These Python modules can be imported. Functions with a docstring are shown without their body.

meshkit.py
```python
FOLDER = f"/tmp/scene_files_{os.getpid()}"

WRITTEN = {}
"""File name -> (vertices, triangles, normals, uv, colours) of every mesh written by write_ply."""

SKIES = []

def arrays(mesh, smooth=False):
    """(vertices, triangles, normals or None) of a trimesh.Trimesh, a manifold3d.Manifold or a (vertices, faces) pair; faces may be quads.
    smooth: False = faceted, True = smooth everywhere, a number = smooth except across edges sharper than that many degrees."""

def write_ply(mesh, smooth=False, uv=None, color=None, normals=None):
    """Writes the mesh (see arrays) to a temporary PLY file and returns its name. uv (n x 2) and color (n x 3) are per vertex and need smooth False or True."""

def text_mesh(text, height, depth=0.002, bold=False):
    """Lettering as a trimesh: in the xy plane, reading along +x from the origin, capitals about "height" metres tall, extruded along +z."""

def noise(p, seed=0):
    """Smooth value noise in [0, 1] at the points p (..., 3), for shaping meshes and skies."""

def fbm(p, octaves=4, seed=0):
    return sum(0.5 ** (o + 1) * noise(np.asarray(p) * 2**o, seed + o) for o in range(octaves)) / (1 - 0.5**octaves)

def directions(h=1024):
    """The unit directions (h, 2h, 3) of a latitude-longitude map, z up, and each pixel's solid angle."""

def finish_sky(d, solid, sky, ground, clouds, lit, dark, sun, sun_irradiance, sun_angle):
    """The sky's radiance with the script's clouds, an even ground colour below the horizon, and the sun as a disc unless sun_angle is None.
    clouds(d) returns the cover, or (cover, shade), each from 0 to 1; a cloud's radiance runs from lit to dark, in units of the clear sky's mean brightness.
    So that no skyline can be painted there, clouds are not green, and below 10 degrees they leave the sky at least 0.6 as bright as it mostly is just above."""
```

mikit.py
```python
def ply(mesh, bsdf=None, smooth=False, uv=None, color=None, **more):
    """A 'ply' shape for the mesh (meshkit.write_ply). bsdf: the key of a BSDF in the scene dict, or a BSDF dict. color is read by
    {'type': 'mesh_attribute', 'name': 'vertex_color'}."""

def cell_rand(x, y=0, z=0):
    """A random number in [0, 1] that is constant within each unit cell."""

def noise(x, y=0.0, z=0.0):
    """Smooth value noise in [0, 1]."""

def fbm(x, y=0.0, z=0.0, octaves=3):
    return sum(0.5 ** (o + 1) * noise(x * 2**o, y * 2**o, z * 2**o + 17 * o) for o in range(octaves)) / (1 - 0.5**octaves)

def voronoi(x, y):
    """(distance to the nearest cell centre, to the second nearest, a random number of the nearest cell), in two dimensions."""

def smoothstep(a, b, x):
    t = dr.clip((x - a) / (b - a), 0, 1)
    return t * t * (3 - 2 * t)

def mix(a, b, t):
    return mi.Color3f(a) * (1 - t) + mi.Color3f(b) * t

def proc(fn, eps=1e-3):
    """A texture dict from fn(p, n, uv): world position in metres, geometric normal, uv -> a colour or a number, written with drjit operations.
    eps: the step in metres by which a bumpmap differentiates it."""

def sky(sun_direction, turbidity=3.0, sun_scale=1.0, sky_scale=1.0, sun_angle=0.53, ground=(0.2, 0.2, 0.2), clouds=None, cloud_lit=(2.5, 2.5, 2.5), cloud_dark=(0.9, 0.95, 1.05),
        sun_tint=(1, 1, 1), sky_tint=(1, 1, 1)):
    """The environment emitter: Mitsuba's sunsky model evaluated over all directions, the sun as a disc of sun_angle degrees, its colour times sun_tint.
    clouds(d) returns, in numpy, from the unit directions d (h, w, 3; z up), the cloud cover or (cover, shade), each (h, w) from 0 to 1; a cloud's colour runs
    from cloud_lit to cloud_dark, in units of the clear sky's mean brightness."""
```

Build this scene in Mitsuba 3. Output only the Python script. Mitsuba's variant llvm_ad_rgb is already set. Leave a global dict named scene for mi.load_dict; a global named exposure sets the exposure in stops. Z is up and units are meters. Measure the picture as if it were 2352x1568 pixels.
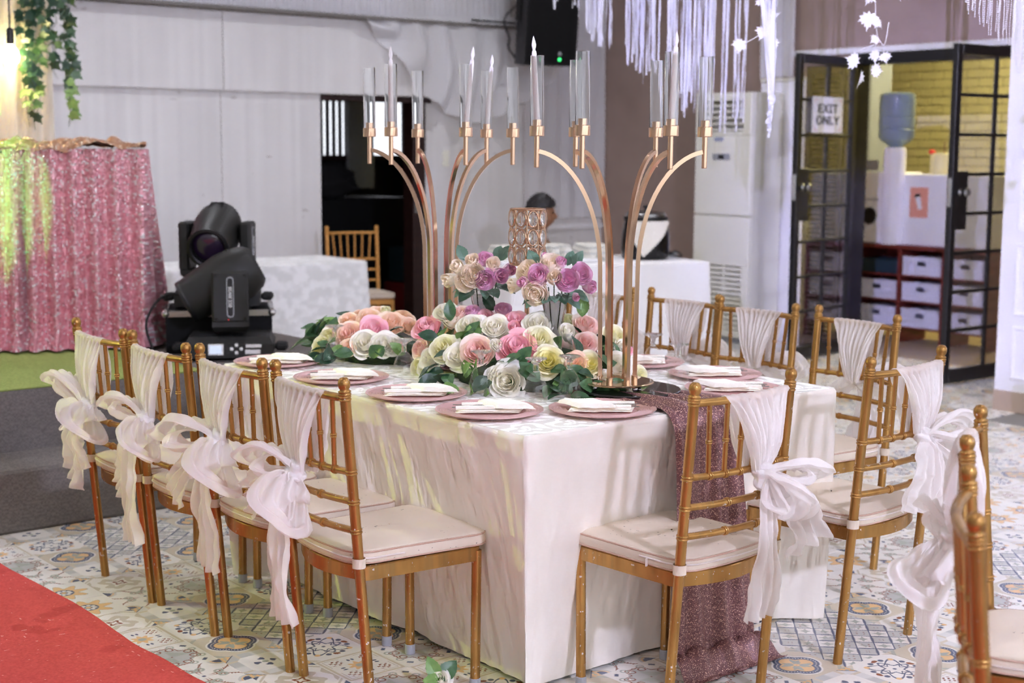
import math, random
import numpy as np, trimesh
import drjit as dr, mitsuba as mi
import mikit, meshkit
from mikit import noise, fbm, voronoi, cell_rand, smoothstep, mix
from shapely.geometry import Polygon
from trimesh.creation import triangulate_polygon

T = mi.ScalarTransform4f
scene, labels = {}, {}
PI = math.pi


def rgb(r, g=None, b=None):
    """linear RGB texture from sRGB 0..255"""
    v = (r, g, b) if g is not None else r
    return {'type': 'rgb', 'value': [float(x) for x in lin(v)]}


def lin(v):
    v = np.asarray(v, float) / 255.0
    return np.where(v <= 0.04045, v / 12.92, ((v + 0.055) / 1.055) ** 2.4)


def C3(*v):
    return mi.Color3f(*[float(x) for x in lin(v)])


# ------------------------------------------------------------------ camera, sky, lamps, exposure
exposure = 1.6
YAW, PITCH, ROLL = math.radians(39.5), 0.1322, 0.0055
EYE = np.array([-2.380, -2.831, 1.502])
_f = np.array([math.sin(YAW) * math.cos(PITCH), math.cos(YAW) * math.cos(PITCH), -math.sin(PITCH)])
_r = np.array([math.cos(YAW), -math.sin(YAW), 0.0])
_u = np.cross(_r, _f)
_up = _u * math.cos(ROLL) - _r * math.sin(ROLL)
scene['camera'] = {'type': 'thinlens', 'fov': 2 * math.degrees(math.atan(1176 / 3346.8)), 'fov_axis': 'x', 'aperture_radius': 0.0075,
                   'focus_distance': 4.15, 'near_clip': 0.05, 'far_clip': 200.0,
                   'to_world': T().look_at(origin=EYE.tolist(), target=(EYE + _f).tolist(), up=_up.tolist())}

# overcast daylight comes in through the open side of the hall
scene['sky'] = {'type': 'constant', 'radiance': {'type': 'rgb', 'value': [0.62, 0.64, 0.70]}}
KEY = [44.0, 45.0, 62.0]            # white stage lamp on a stand
LAMP = [35.5, 36.5, 39.5]              # round ceiling lamps
BACKROOM = [7.5, 6.6, 3.0]          # warm lamp in the pantry


def beam(name, pos, aim, colour, cut, core):
    scene[name] = {'type': 'spot', 'to_world': T().look_at(origin=list(pos), target=list(aim), up=[0, 0, 1]),
                   'intensity': {'type': 'rgb', 'value': list(colour)}, 'cutoff_angle': cut, 'beam_width': core}


beam('green_drape_beam', (-1.05, 3.30, 2.05), (0.02, 4.26, 1.32), [7.0, 44.0, 5.0], 14.0, 5.0)
beam('green_curtain_beam', (0.28, 4.88, 0.75), (0.42, 5.02, 2.2), [1.5, 9.0, 1.0], 16.0, 5.0)
beam('yellow_stage_beam', (-2.6, 3.6, 1.9), (0.0, 1.1, 0.55), [5.0, 6.2, 1.1], 17.0, 6.0)
beam('violet_stage_beam', (-3.0, -1.2, 3.2), (6.6, 3.1, 1.25), [46.0, 45.0, 92.0], 11.5, 6.0)


# ------------------------------------------------------------------ names and entries
def numbered(name):
    if name not in scene and name not in labels:
        return name
    k = 1
    while f'{name}_{k:03d}' in scene or f'{name}_{k:03d}' in labels:
        k += 1
    return f'{name}_{k:03d}'


_count = {}


def fresh(name):
    """numbered(), fast for long series"""
    k = _count.get(name, 0)
    _count[name] = k + 1
    return name if k == 0 else f'{name}_{k:03d}'


def tag(key, label=None, cat=None, group=None, kind=None):
    d = {}
    if label: d['label'] = label
    if cat: d['category'] = cat
    if group: d['group'] = group
    if kind: d['kind'] = kind
    labels[key] = d
    return key


def thing(name, label, cat, group=None):
    return tag(fresh(name), label, cat, group)


def shp(mesh, bsdf, smooth=30, **kw):
    if isinstance(mesh, dict):
        return dict(mesh)
    return mikit.ply(mesh, bsdf, smooth, **kw)


def part(parent, name, mesh, bsdf=None, smooth=30, M=None, label=None, **kw):
    key = fresh(parent + '__' + name)
    d = shp(mesh, bsdf, smooth, **kw)
    if M is not None:
        d['to_world'] = T(np.asarray(M, float).tolist()) if not isinstance(M, T) else M
    scene[key] = d
    if label:
        labels[key] = {'label': label}
    return key


def solo(name, mesh, bsdf, label, cat, smooth=30, M=None, group=None, kind=None, **kw):
    key = fresh(name)
    d = shp(mesh, bsdf, smooth, **kw)
    if M is not None:
        d['to_world'] = T(np.asarray(M, float).tolist())
    scene[key] = d
    tag(key, label, cat, group, kind)
    return key


def struct(name, mesh, bsdf, smooth=False, label=None, **kw):
    scene[name] = shp(mesh, bsdf, smooth, **kw)
    labels[name] = {'kind': 'structure'}
    if label: labels[name]['label'] = label
    return name


# ------------------------------------------------------------------ meshes (all as (vertices, triangles))
def tri(m):
    if isinstance(m, trimesh.Trimesh):
        return np.asarray(m.vertices, float), np.asarray(m.faces, int)
    v, f = np.asarray(m[0], float), np.asarray(m[1], int)
    if f.shape[1] == 4:
        f = np.vstack([f[:, [0, 1, 2]], f[:, [0, 2, 3]]])
    return v, f


def cat(*ms):
    vs, fs, n = [], [], 0
    for m in ms:
        v, f = tri(m)
        vs.append(v); fs.append(f + n); n += len(v)
    return np.vstack(vs), np.vstack(fs)


def mv(m, t=(0, 0, 0), rz=0.0, M=None, s=None):
    v, f = tri(m)
    v = v.copy()
    if s is not None: v = v * np.asarray(s, float)
    if rz:
        c, k = math.cos(rz), math.sin(rz)
        v = np.stack([v[:, 0] * c - v[:, 1] * k, v[:, 0] * k + v[:, 1] * c, v[:, 2]], 1)
    if M is not None: v = v @ np.asarray(M)[:3, :3].T + np.asarray(M)[:3, 3]
    return v + np.asarray(t, float), f


def mat(t=(0, 0, 0), rz=0.0, s=1.0):
    c, k = math.cos(rz), math.sin(rz)
    M = np.eye(4)
    M[:3, :3] = np.array([[c, -k, 0], [k, c, 0], [0, 0, 1]]) * s
    M[:3, 3] = t
    return M


def frame(t, zdir, roll=0.0, s=1.0):
    """matrix whose local z looks along zdir"""
    z = np.asarray(zdir, float); z = z / np.linalg.norm(z)
    a = np.cross([0, 0, 1.0], z)
    a = np.array([1.0, 0, 0]) if np.linalg.norm(a) < 1e-6 else a / np.linalg.norm(a)
    b = np.cross(z, a)
    c, k = math.cos(roll), math.sin(roll)
    M = np.eye(4)
    M[:3, 0], M[:3, 1], M[:3, 2] = (a * c + b * k) * s, (b * c - a * k) * s, z * s
    M[:3, 3] = t
    return M


_BF = np.array([[0, 2, 3, 1], [4, 5, 7, 6], [0, 1, 5, 4], [2, 6, 7, 3], [0, 4, 6, 2], [1, 3, 7, 5]])


def box(x0, x1, y0, y1, z0, z1):
    v = np.array([[x, y, z] for z in (z0, z1) for y in (y0, y1) for x in (x0, x1)], float)
    return v, np.vstack([_BF[:, [0, 1, 2]], _BF[:, [0, 2, 3]]])


def cbox(x0, x1, y0, y1, z0, z1, c=0.004):
    """box with chamfered edges"""
    pts = []
    for x, sx in ((x0, 1), (x1, -1)):
        for y, sy in ((y0, 1), (y1, -1)):
            for z, sz in ((z0, 1), (z1, -1)):
                pts += [(x + sx * c, y + sy * c, z), (x + sx * c, y, z + sz * c), (x, y + sy * c, z + sz * c)]
    return tri(trimesh.convex.convex_hull(np.array(pts)))


def rbox(sx, sy, sz, r, n=2):
    s = trimesh.creation.icosphere(n, r)
    pts = [s.vertices + np.array([a * (sx / 2 - r), b * (sy / 2 - r), c * (sz / 2 - r)]) for a in (-1, 1) for b in (-1, 1) for c in (-1, 1)]
    return tri(trimesh.convex.convex_hull(np.vstack(pts)))


def grid(P, closed=False, flip=False):
    """quad sheet through P (n, m, 3); closed joins the last column to the first"""
    P = np.asarray(P, float)
    n, m = P.shape[:2]
    j = np.arange(m if closed else m - 1)
    i = np.arange(n - 1)
    I, J = np.meshgrid(i, j, indexing='ij')
    J2 = (J + 1) % m
    q = np.stack([I * m + J, I * m + J2, (I + 1) * m + J2, (I + 1) * m + J], -1).reshape(-1, 4)
    if flip: q = q[:, ::-1]
    return tri((P.reshape(-1, 3), q))


def tube(path, r, sides=10, caps=True, sx=None, up=None):
    """swept tube; sides=4 gives a square bar. r may vary along the path"""
    p = np.asarray(path, float)
    r = np.broadcast_to(np.asarray(r, float), (len(p),))
    t = np.gradient(p, axis=0) if len(p) > 2 else np.repeat((p[1:] - p[:1]), 2, 0)
    t = t / (np.linalg.norm(t, axis=1, keepdims=True) + 1e-12)
    a = np.cross(t[0], [0, 0, 1.0] if abs(t[0][2]) < 0.95 else [1.0, 0, 0]) if up is None else np.asarray(up, float)
    fr = []
    for k in range(len(p)):
        a = a - t[k] * np.dot(a, t[k]); a = a / (np.linalg.norm(a) + 1e-12)
        fr.append((a, np.cross(t[k], a)))
    ang = (np.arange(sides) + (0.5 if sides == 4 else 0)) * 2 * PI / sides
    A = np.array([x[0] for x in fr]); B = np.array([x[1] for x in fr])
    V = p[:, None] + r[:, None, None] * (np.cos(ang)[None, :, None] * A[:, None] + np.sin(ang)[None, :, None] * B[:, None])
    v, f = grid(V, closed=True)
    if caps:
        n = len(v)
        v = np.vstack([v, p[0], p[-1]])
        i = np.arange(sides); j = (i + 1) % sides
        b = (len(p) - 1) * sides
        f = np.vstack([f, np.stack([j, i, i * 0 + n], 1), np.stack([b + i, b + j, i * 0 + n + 1], 1)])
    return v, f


def rod(a, b, r, sides=10, r2=None):
    return tube([a, b], [r, r if r2 is None else r2], sides)


def lathe(prof, seg=24, t=(0, 0, 0)):
    """profile [(r, z)] from bottom to top, outward normals when it runs up the outside"""
    prof = np.asarray(prof, float)
    a = np.arange(seg) * 2 * PI / seg
    P = np.stack([prof[:, None, 0] * np.cos(a), prof[:, None, 0] * np.sin(a), np.repeat(prof[:, 1:2], seg, 1)], -1)
    v, f = grid(P, closed=True)
    keep = np.linalg.norm(np.cross(v[f[:, 1]] - v[f[:, 0]], v[f[:, 2]] - v[f[:, 0]]), axis=1) > 1e-12
    return v + np.asarray(t, float), f[keep]


def ring(R, r, t=(0, 0, 0), seg=20, sides=8, axis=None):
    a = np.arange(seg) * 2 * PI / seg
    b = np.arange(sides) * 2 * PI / sides
    P = np.stack([(R + r * np.cos(b)[None]) * np.cos(a)[:, None], (R + r * np.cos(b)[None]) * np.sin(a)[:, None], np.repeat(r * np.sin(b)[None], seg, 0)], -1)
    P = np.concatenate([P, P[:1]], 0)
    v, f = grid(P, closed=True)
    if axis is not None: v = v @ frame((0, 0, 0), axis)[:3, :3].T
    return v + np.asarray(t, float), f


def ball(r, t=(0, 0, 0), n=2, s=(1, 1, 1)):
    m = trimesh.creation.icosphere(n, r)
    return np.asarray(m.vertices) * np.asarray(s) + np.asarray(t, float), np.asarray(m.faces)


def extrude(pts, h, t=(0, 0, 0)):
    poly = pts if isinstance(pts, Polygon) else Polygon(pts)
    m = trimesh.creation.extrude_polygon(poly, h, engine='earcut')
    return np.asarray(m.vertices) + np.asarray(t, float), np.asarray(m.faces)


def polysheet(pts, bend=None):
    """flat leaf outline as a bent sheet with a little relief"""
    v, f = triangulate_polygon(Polygon(pts), engine='earcut')
    m = trimesh.Trimesh(np.column_stack([v, np.zeros(len(v))]), f, process=False)
    m = m.subdivide()
    v, f = np.asarray(m.vertices).copy(), np.asarray(m.faces)
    if bend is not None: v = bend(v)
    return v, f


def rrect(x0, x1, y0, y1, r, n=6):
    out = []
    for cx, cy, a0 in ((x1 - r, y0 + r, -90), (x1 - r, y1 - r, 0), (x0 + r, y1 - r, 90), (x0 + r, y0 + r, 180)):
        for k in range(n + 1):
            a = math.radians(a0 + 90 * k / n)
            out.append((cx + r * math.cos(a), cy + r * math.sin(a)))
    return np.array(out)


def resample(pts, n, closed=True):
    p = np.asarray(pts, float)
    if closed: p = np.vstack([p, p[:1]])
    d = np.r_[0, np.cumsum(np.linalg.norm(np.diff(p, axis=0), axis=1))]
    s = np.linspace(0, d[-1], n, endpoint=not closed)
    return np.stack([np.interp(s, d, p[:, k]) for k in range(p.shape[1])], 1)


def spline(pts, n):
    """Catmull-Rom through pts"""
    p = np.asarray(pts, float)
    p = np.vstack([2 * p[0] - p[1], p, 2 * p[-1] - p[-2]])
    out = []
    for t in np.linspace(0, len(p) - 3 - 1e-9, n):
        i = int(t); u = t - i
        a, b, c, d = p[i:i + 4]
        out.append(0.5 * ((2 * b) + (c - a) * u + (2 * a - 5 * b + 4 * c - d) * u * u + (3 * b - a - 3 * c + d) * u ** 3))
    return np.array(out)


def nz(x, y=0.0, z=0.0, seed=0):
    """numpy value noise in -1..1"""
    x, y, z = np.broadcast_arrays(np.asarray(x, float), np.asarray(y, float), np.asarray(z, float))
    return meshkit.noise(np.stack([x, y, z], -1) + 100.0, seed) * 2 - 1


# ------------------------------------------------------------------ materials
def principled(name, color, rough=0.5, metal=0.0, two=True, bump=None, **kw):
    b = {'type': 'principled', 'base_color': color, 'roughness': rough, 'metallic': metal, **kw}
    if bump is not None:
        b = {'type': 'bumpmap', 'arbitrary': bump[0], 'scale': bump[1], 'bsdf': b}
    scene[name] = {'type': 'twosided', 'bsdf': b} if two else b
    return name


def thin(name, color, opacity=1.0, diff=1.1, rough=0.5):
    b = {'type': 'principledthin', 'base_color': color, 'roughness': rough, 'diff_trans': diff, 'spec_trans': 0.0, 'sheen': 0.3}
    scene[name] = {'type': 'mask', 'opacity': opacity, 'bsdf': b} if opacity < 1 else b
    return name


ab, sq, mx, mn = dr.abs, dr.sqrt, dr.maximum, dr.minimum


def line(d, w, s):
    """1 on the line |d| < w, softened over s"""
    return 1 - smoothstep(w - s, w + s, ab(d))


def inside(d, s):
    return 1 - smoothstep(-s, s, d)


def floor_print(p, n, uv):
    """patchwork of nine printed designs, three by three on each 60 cm tile, each tile turned a quarter against the next"""
    X, Y = p.x + 0.01, p.y + 0.087
    tx, ty = dr.floor(X / 0.6), dr.floor(Y / 0.6)
    lx, ly = X - tx * 0.6 - 0.3, Y - ty * 0.6 - 0.3
    ox = ab(tx - 2 * dr.floor(tx / 2)) > 0.5
    oy = ab(ty - 2 * dr.floor(ty / 2)) > 0.5
    qx = dr.select(ox & oy, lx, dr.select(ox, -ly, dr.select(oy, ly, -lx)))
    qy = dr.select(ox & oy, ly, dr.select(ox, lx, dr.select(oy, -lx, -ly)))
    ci, cj = dr.clip(dr.floor((qx + 0.3) / 0.2), 0, 2), dr.clip(dr.floor((qy + 0.3) / 0.2), 0, 2)
    u, v = (qx + 0.3) / 0.2 - ci - 0.5, (qy + 0.3) / 0.2 - cj - 0.5
    au, av = ab(u), ab(v)
    hi, lo = mx(au, av), mn(au, av)
    r, th = sq(u * u + v * v) + 1e-5, dr.atan2(v, u)
    s = 0.012
    white, grey, beige = C3(222, 218, 210), C3(178, 178, 172), C3(196, 186, 165)
    navy, brown, tan, sage = C3(84, 92, 112), C3(128, 78, 54), C3(214, 178, 128), C3(164, 168, 156)
    diag = (au + av) * 0.70711

    def paint(c, col, m):
        return mix(c, col, mi.Float(m))

    # quatrefoil
    q = sq((hi - 0.15) ** 2 + lo ** 2) - 0.22
    c = paint(beige, sage, inside(line(diag - 0.62, 0.03, 0.02) * -1 + 0.5, 0.2) * 0.8)
    c = paint(c, white, inside(q - 0.05, s))
    c = paint(c, navy, inside(q - 0.02, s))
    c = paint(c, white, line(q + 0.028, 0.009, 0.006) * smoothstep(-0.1, 0.5, dr.sin(th * 44)))
    c = paint(c, tan, inside(q + 0.075, s))
    leaf = ab(dr.sin(2 * th)) * 0.27 * (1 + 0.25 * dr.sin(th * 12)) - r
    Q = paint(c, sage * 0.9, inside(-leaf, 0.02) * inside(q + 0.1, s) * smoothstep(0.03, 0.06, r))
    # medallion of knotted lines
    c = paint(white, beige, inside(0.60 - diag, s) * 0.8)
    star = r * (1 + 0.22 * dr.cos(8 * th))
    c = paint(c, navy, line(star - 0.16, 0.016, s))
    c = paint(c, navy, line(r * (1 + 0.35 * dr.cos(4 * th)) - 0.26, 0.018, s))
    c = paint(c, navy, line(r * (1 - 0.35 * dr.cos(4 * th)) - 0.19, 0.014, s) + inside(r - 0.03, s))
    c = paint(c, navy, inside(sq((hi - 0.34) ** 2 + (lo - 0.12) ** 2) - 0.045, s))
    c = paint(c, tan, inside(sq((diag - 0.40) ** 2 + ((au - av) * 0.70711) ** 2) - 0.045, s))
    Mm = paint(c, brown, inside(sq((hi - 0.37) ** 2 * 2.2 + lo ** 2) - 0.06 - 0.012 * dr.sin(40 * u + 31 * v), s))
    # scrolls round a pinwheel
    c = paint(white, grey, inside(diag - 0.30 + 0.03 * dr.cos(4 * th), s))
    c = paint(c, sage, inside(mn(ab(u - v), ab(u + v)) - 0.05, 0.01) * 0 + inside(diag - 0.2, s) * smoothstep(-0.05, 0.05, u * v * 20))
    c = paint(c, brown, line(diag - 0.33 + 0.05 * dr.cos(8 * th), 0.011, s))
    curl = sq((hi - 0.30) ** 2 + (lo - 0.10) ** 2)
    c = paint(c, brown, line(curl - 0.055, 0.012, s) * inside(0.24 - hi, 0.02))
    curl2 = sq((hi - 0.40) ** 2 + (lo - 0.16) ** 2)
    c = paint(c, sage, line(curl2 - 0.05, 0.014, s))
    c = paint(c, navy, inside(ab(diag - 0.50) - 0.03, s) * inside(ab(au - av) - 0.07, s))
    S = paint(c, brown, inside(r - 0.015, s))
    # small sunflower with sprigs
    c = paint(white, beige, line(hi - 0.455, 0.022, s))
    c = paint(c, beige * 0.85, line(hi - 0.40, 0.006, 0.006) * inside(0.12 - lo, 0.02))
    c = paint(c, tan, inside(r - 0.15 - 0.035 * dr.cos(8 * th), s))
    c = paint(c, sage, inside(r - 0.065, s))
    c = paint(c, navy, inside(sq((hi - 0.27) ** 2 * 0.8 + (lo - 0.035) ** 2 * 2.5) - 0.035, s))
    sp = sq((diag - 0.36) ** 2 + ((au - av) * 0.70711) ** 2)
    F = paint(c, brown, inside(sp - 0.11, s) * smoothstep(0.1, 0.5, dr.sin(62 * u) * dr.sin(62 * v) + 0.35 * dr.sin(110 * (u + v))))
    # lattice of crosses
    a, b = (qx - 0.3 + qy - 0.3) * 0.70711 / 0.0566, (qx - qy) * 0.70711 / 0.0566
    wob = 0.07 * dr.sin(2 * PI * a) * dr.sin(PI * b), 0.07 * dr.sin(2 * PI * b) * dr.sin(PI * a)
    fa, fb = a + wob[0] - dr.floor(a + wob[0]) - 0.5, b + wob[1] - dr.floor(b + wob[1]) - 0.5
    odd = dr.floor(a + wob[0]) + dr.floor(b + wob[1])
    odd = ab(odd - 2 * dr.floor(odd / 2)) > 0.5
    faa, fbb = ab(fa), ab(fb)
    cr = inside(mn(faa, fbb) * 2.2 + mx(faa, fbb) * 0.9 - 0.34, 0.04)
    c = dr.select(odd, paint(white, sage, cr), paint(grey * 1.08, brown, inside(mx(ab(faa - 0.14), ab(fbb - 0.10)) - 0.035, 0.03)))
    G = paint(mi.Color3f(c), navy, line(mx(faa, fbb) - 0.5, 0.045, 0.03))
    # dotted vesica leaves
    d1 = sq((au - 0.5) ** 2 + (av - 0.5) ** 2)
    c = paint(white, grey, inside(d1 - 0.20, s) * 0.7)
    c = paint(c, navy, inside(d1 - 0.13 + 0.02 * dr.sin(40 * u), s))
    c = paint(c, tan, line(d1 - 0.145, 0.012, s))
    arcd = sq((hi - 0.5) ** 2 * 0.5 + (lo - 0.02) ** 2)
    c = paint(c, brown, line(diag * 0 + sq((hi - 0.62) ** 2 + (lo + 0.42) ** 2) - 0.60, 0.018, s) * smoothstep(0.0, 0.4, dr.sin(r * 130)))
    c = paint(c, brown, line(sq((hi - 0.10) ** 2 + (lo - 0.52) ** 2) - 0.50, 0.010, s) * smoothstep(0.05, 0.2, r))
    c = paint(c, sage, line(sq((hi - 0.27) ** 2 + (lo - 0.07) ** 2) - 0.055, 0.022, s))
    D = paint(c, navy, inside(r - 0.03, s) + inside(arcd - 0.0, s) * 0)
    # octagon with bars and four petals
    c = paint(grey * 1.05, C3(206, 204, 198), smoothstep(-0.02, 0.02, u * v) * 1.0)
    c = paint(c, beige, inside(ab(lo - 0.24) - 0.03, s))
    c = paint(c, white, inside(mx(hi - 0.33, diag - 0.40), s))
    c = paint(c, sage, inside(sq((hi - 0.0) ** 2 + lo ** 2) - 0.05, s))
    c = paint(c, navy, inside(sq((hi - 0.13) ** 2 + lo ** 2) - 0.05 - 0.01 * dr.sin(70 * u), s))
    c = paint(c, tan, inside(0.55 - diag, s))
    c = paint(c, sage, inside(0.55 - diag, s) * smoothstep(0.0, 0.3, dr.sin(50 * u + 30 * v) * dr.sin(44 * v - 24 * u)))
    Oo = paint(c, navy, line(diag - 0.55, 0.008, 0.008))
    # large yellow flower with a rosette
    c = paint(white, tan, inside(r - 0.33 - 0.085 * dr.cos(8 * th), s))
    c = paint(c, sage, line(r - 0.33 - 0.085 * dr.cos(8 * th), 0.008, 0.008))
    c = paint(c, navy, inside(r - 0.17, s))
    c = paint(c, white, inside(sq((r - 0.105) ** 2 + (0.30 * (th * 8 / (2 * PI) - dr.floor(th * 8 / (2 * PI)) - 0.5) * r) ** 2 * 9) - 0.04, s))
    Yy = paint(c, tan, inside(r - 0.045, s))
    # beige damask
    w = dr.sin(18 * r - 2.5 + 1.3 * dr.cos(4 * th)) + 0.7 * dr.cos(8 * th + 9 * r)
    c = paint(white, C3(190, 182, 164), smoothstep(-0.1, 0.15, w) * inside(diag - 0.52, s))
    c = paint(c, C3(190, 182, 164), line(diag - 0.56, 0.02, s))
    c = paint(c, white, inside(r - 0.13, s))
    c = paint(c, brown, line(r * (1 + 0.3 * dr.cos(4 * th)) - 0.075, 0.022, s))
    c = paint(c, navy, inside(0.63 - diag, s))
    B = c
    col = dr.select(cj > 1.5, dr.select(ci < 0.5, S, dr.select(ci < 1.5, Q, G)),
                    dr.select(cj > 0.5, dr.select(ci < 0.5, D, dr.select(ci < 1.5, Oo, Mm)),
                              dr.select(ci < 0.5, Yy, dr.select(ci < 1.5, B, F))))
    g = 0.94 + 0.09 * fbm(p.x * 9, p.y * 9, 2.0) + 0.03 * noise(p.x * 160, p.y * 160)
    return mi.Color3f(col) * g


principled('mat_floor_tile', mikit.proc(floor_print), 0.33, specular=0.5)
principled('mat_grout', rgb(120, 116, 110), 0.9)
principled('mat_pantry_floor', mikit.proc(lambda p, n, uv: C3(150, 132, 108) * (0.9 + 0.2 * fbm(p.x * 3, p.y * 3))), 0.4)


def carpet_grey(p, n, uv):
    f = fbm(p.x * 140, p.y * 140, p.z * 140)
    g = fbm(p.x * 4, p.y * 4, p.z * 4)
    return mix(C3(84, 80, 78), C3(126, 120, 114), f) * (0.85 + 0.3 * g)


def carpet_green(p, n, uv):
    f = fbm(p.x * 120, p.y * 120, p.z * 120)
    return mix(C3(112, 126, 66), C3(150, 160, 96), f) * (0.9 + 0.2 * fbm(p.x * 3, p.y * 3, 0.0))


def carpet_red(p, n, uv):
    f = fbm(p.x * 160, p.y * 160, p.z * 160)
    c = mix(C3(182, 66, 60), C3(204, 88, 80), f)
    lint = smoothstep(0.93, 0.96, noise(p.x * 75, p.y * 75, 3.0))
    worn = smoothstep(0.62, 0.75, fbm(p.x * 11, p.y * 11, 7.0))
    return mix(mix(c, C3(150, 40, 38), worn * 0.35), C3(240, 170, 160), lint * 0.6)


def rough_bump(p, n, uv):
    return fbm(p.x * 300, p.y * 300, p.z * 300)


principled('mat_carpet_grey', mikit.proc(carpet_grey), 0.95, bump=(mikit.proc(rough_bump), 0.002), specular=0.1)
principled('mat_carpet_green', mikit.proc(carpet_green), 0.95, specular=0.1)
principled('mat_carpet_red', mikit.proc(carpet_red), 0.9, specular=0.15, sheen=0.3)


def wall_white(p, n, uv):
    f = fbm(p.x * 2.2, p.y * 2.2, p.z * 1.3)
    st = noise(p.x * 26, p.y * 26, p.z * 0.6)
    c = mix(C3(206, 203, 202), C3(232, 230, 228), f * 0.6 + st * 0.4)
    spot = smoothstep(0.86, 0.9, noise(p.x * 7, p.y * 7, p.z * 7)) * smoothstep(0.7, 0.8, noise(p.x * 40, p.y * 3, p.z * 40))
    return mix(c, C3(150, 140, 130), spot * 0.5)


def wall_brown(p, n, uv):
    return mix(C3(142, 122, 112), C3(160, 140, 130), fbm(p.x * 3, p.y * 3, p.z * 3))


principled('mat_wall_white', mikit.proc(wall_white), 0.6, specular=0.3)
principled('mat_wall_brown', mikit.proc(wall_brown), 0.6, specular=0.3)
principled('mat_white_paint', rgb(232, 231, 232), 0.45)
principled('mat_ceiling', rgb(225, 224, 222), 0.8)
principled('mat_skirting', rgb(176, 156, 138), 0.5)
principled('mat_seam', rgb(120, 116, 112), 0.8)
principled('mat_dark_wood', mikit.proc(lambda p, n, uv: mix(C3(26, 12, 11), C3(46, 24, 20), fbm(p.x * 6, p.y * 6, p.z * 40))), 0.4)
principled('mat_mahogany', mikit.proc(lambda p, n, uv: mix(C3(84, 30, 22), C3(120, 50, 36), fbm(p.x * 8, p.y * 8, p.z * 30))), 0.35)
principled('mat_black', rgb(9, 9, 11), 0.45)
principled('mat_black_gloss', rgb(7, 7, 8), 0.2)
principled('mat_black_steel', rgb(9, 9, 11), 0.35, specular=0.5)
principled('mat_rubber', rgb(16, 16, 16), 0.8)
principled('mat_chrome', rgb(225, 225, 228), 0.12, 1.0)
principled('mat_steel', rgb(168, 168, 168), 0.25, 1.0)
principled('mat_white_plastic', rgb(234, 234, 232), 0.35)
principled('mat_cream_plastic', rgb(232, 230, 216), 0.35)
principled('mat_grey_plastic', rgb(150, 152, 156), 0.4)


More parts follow.
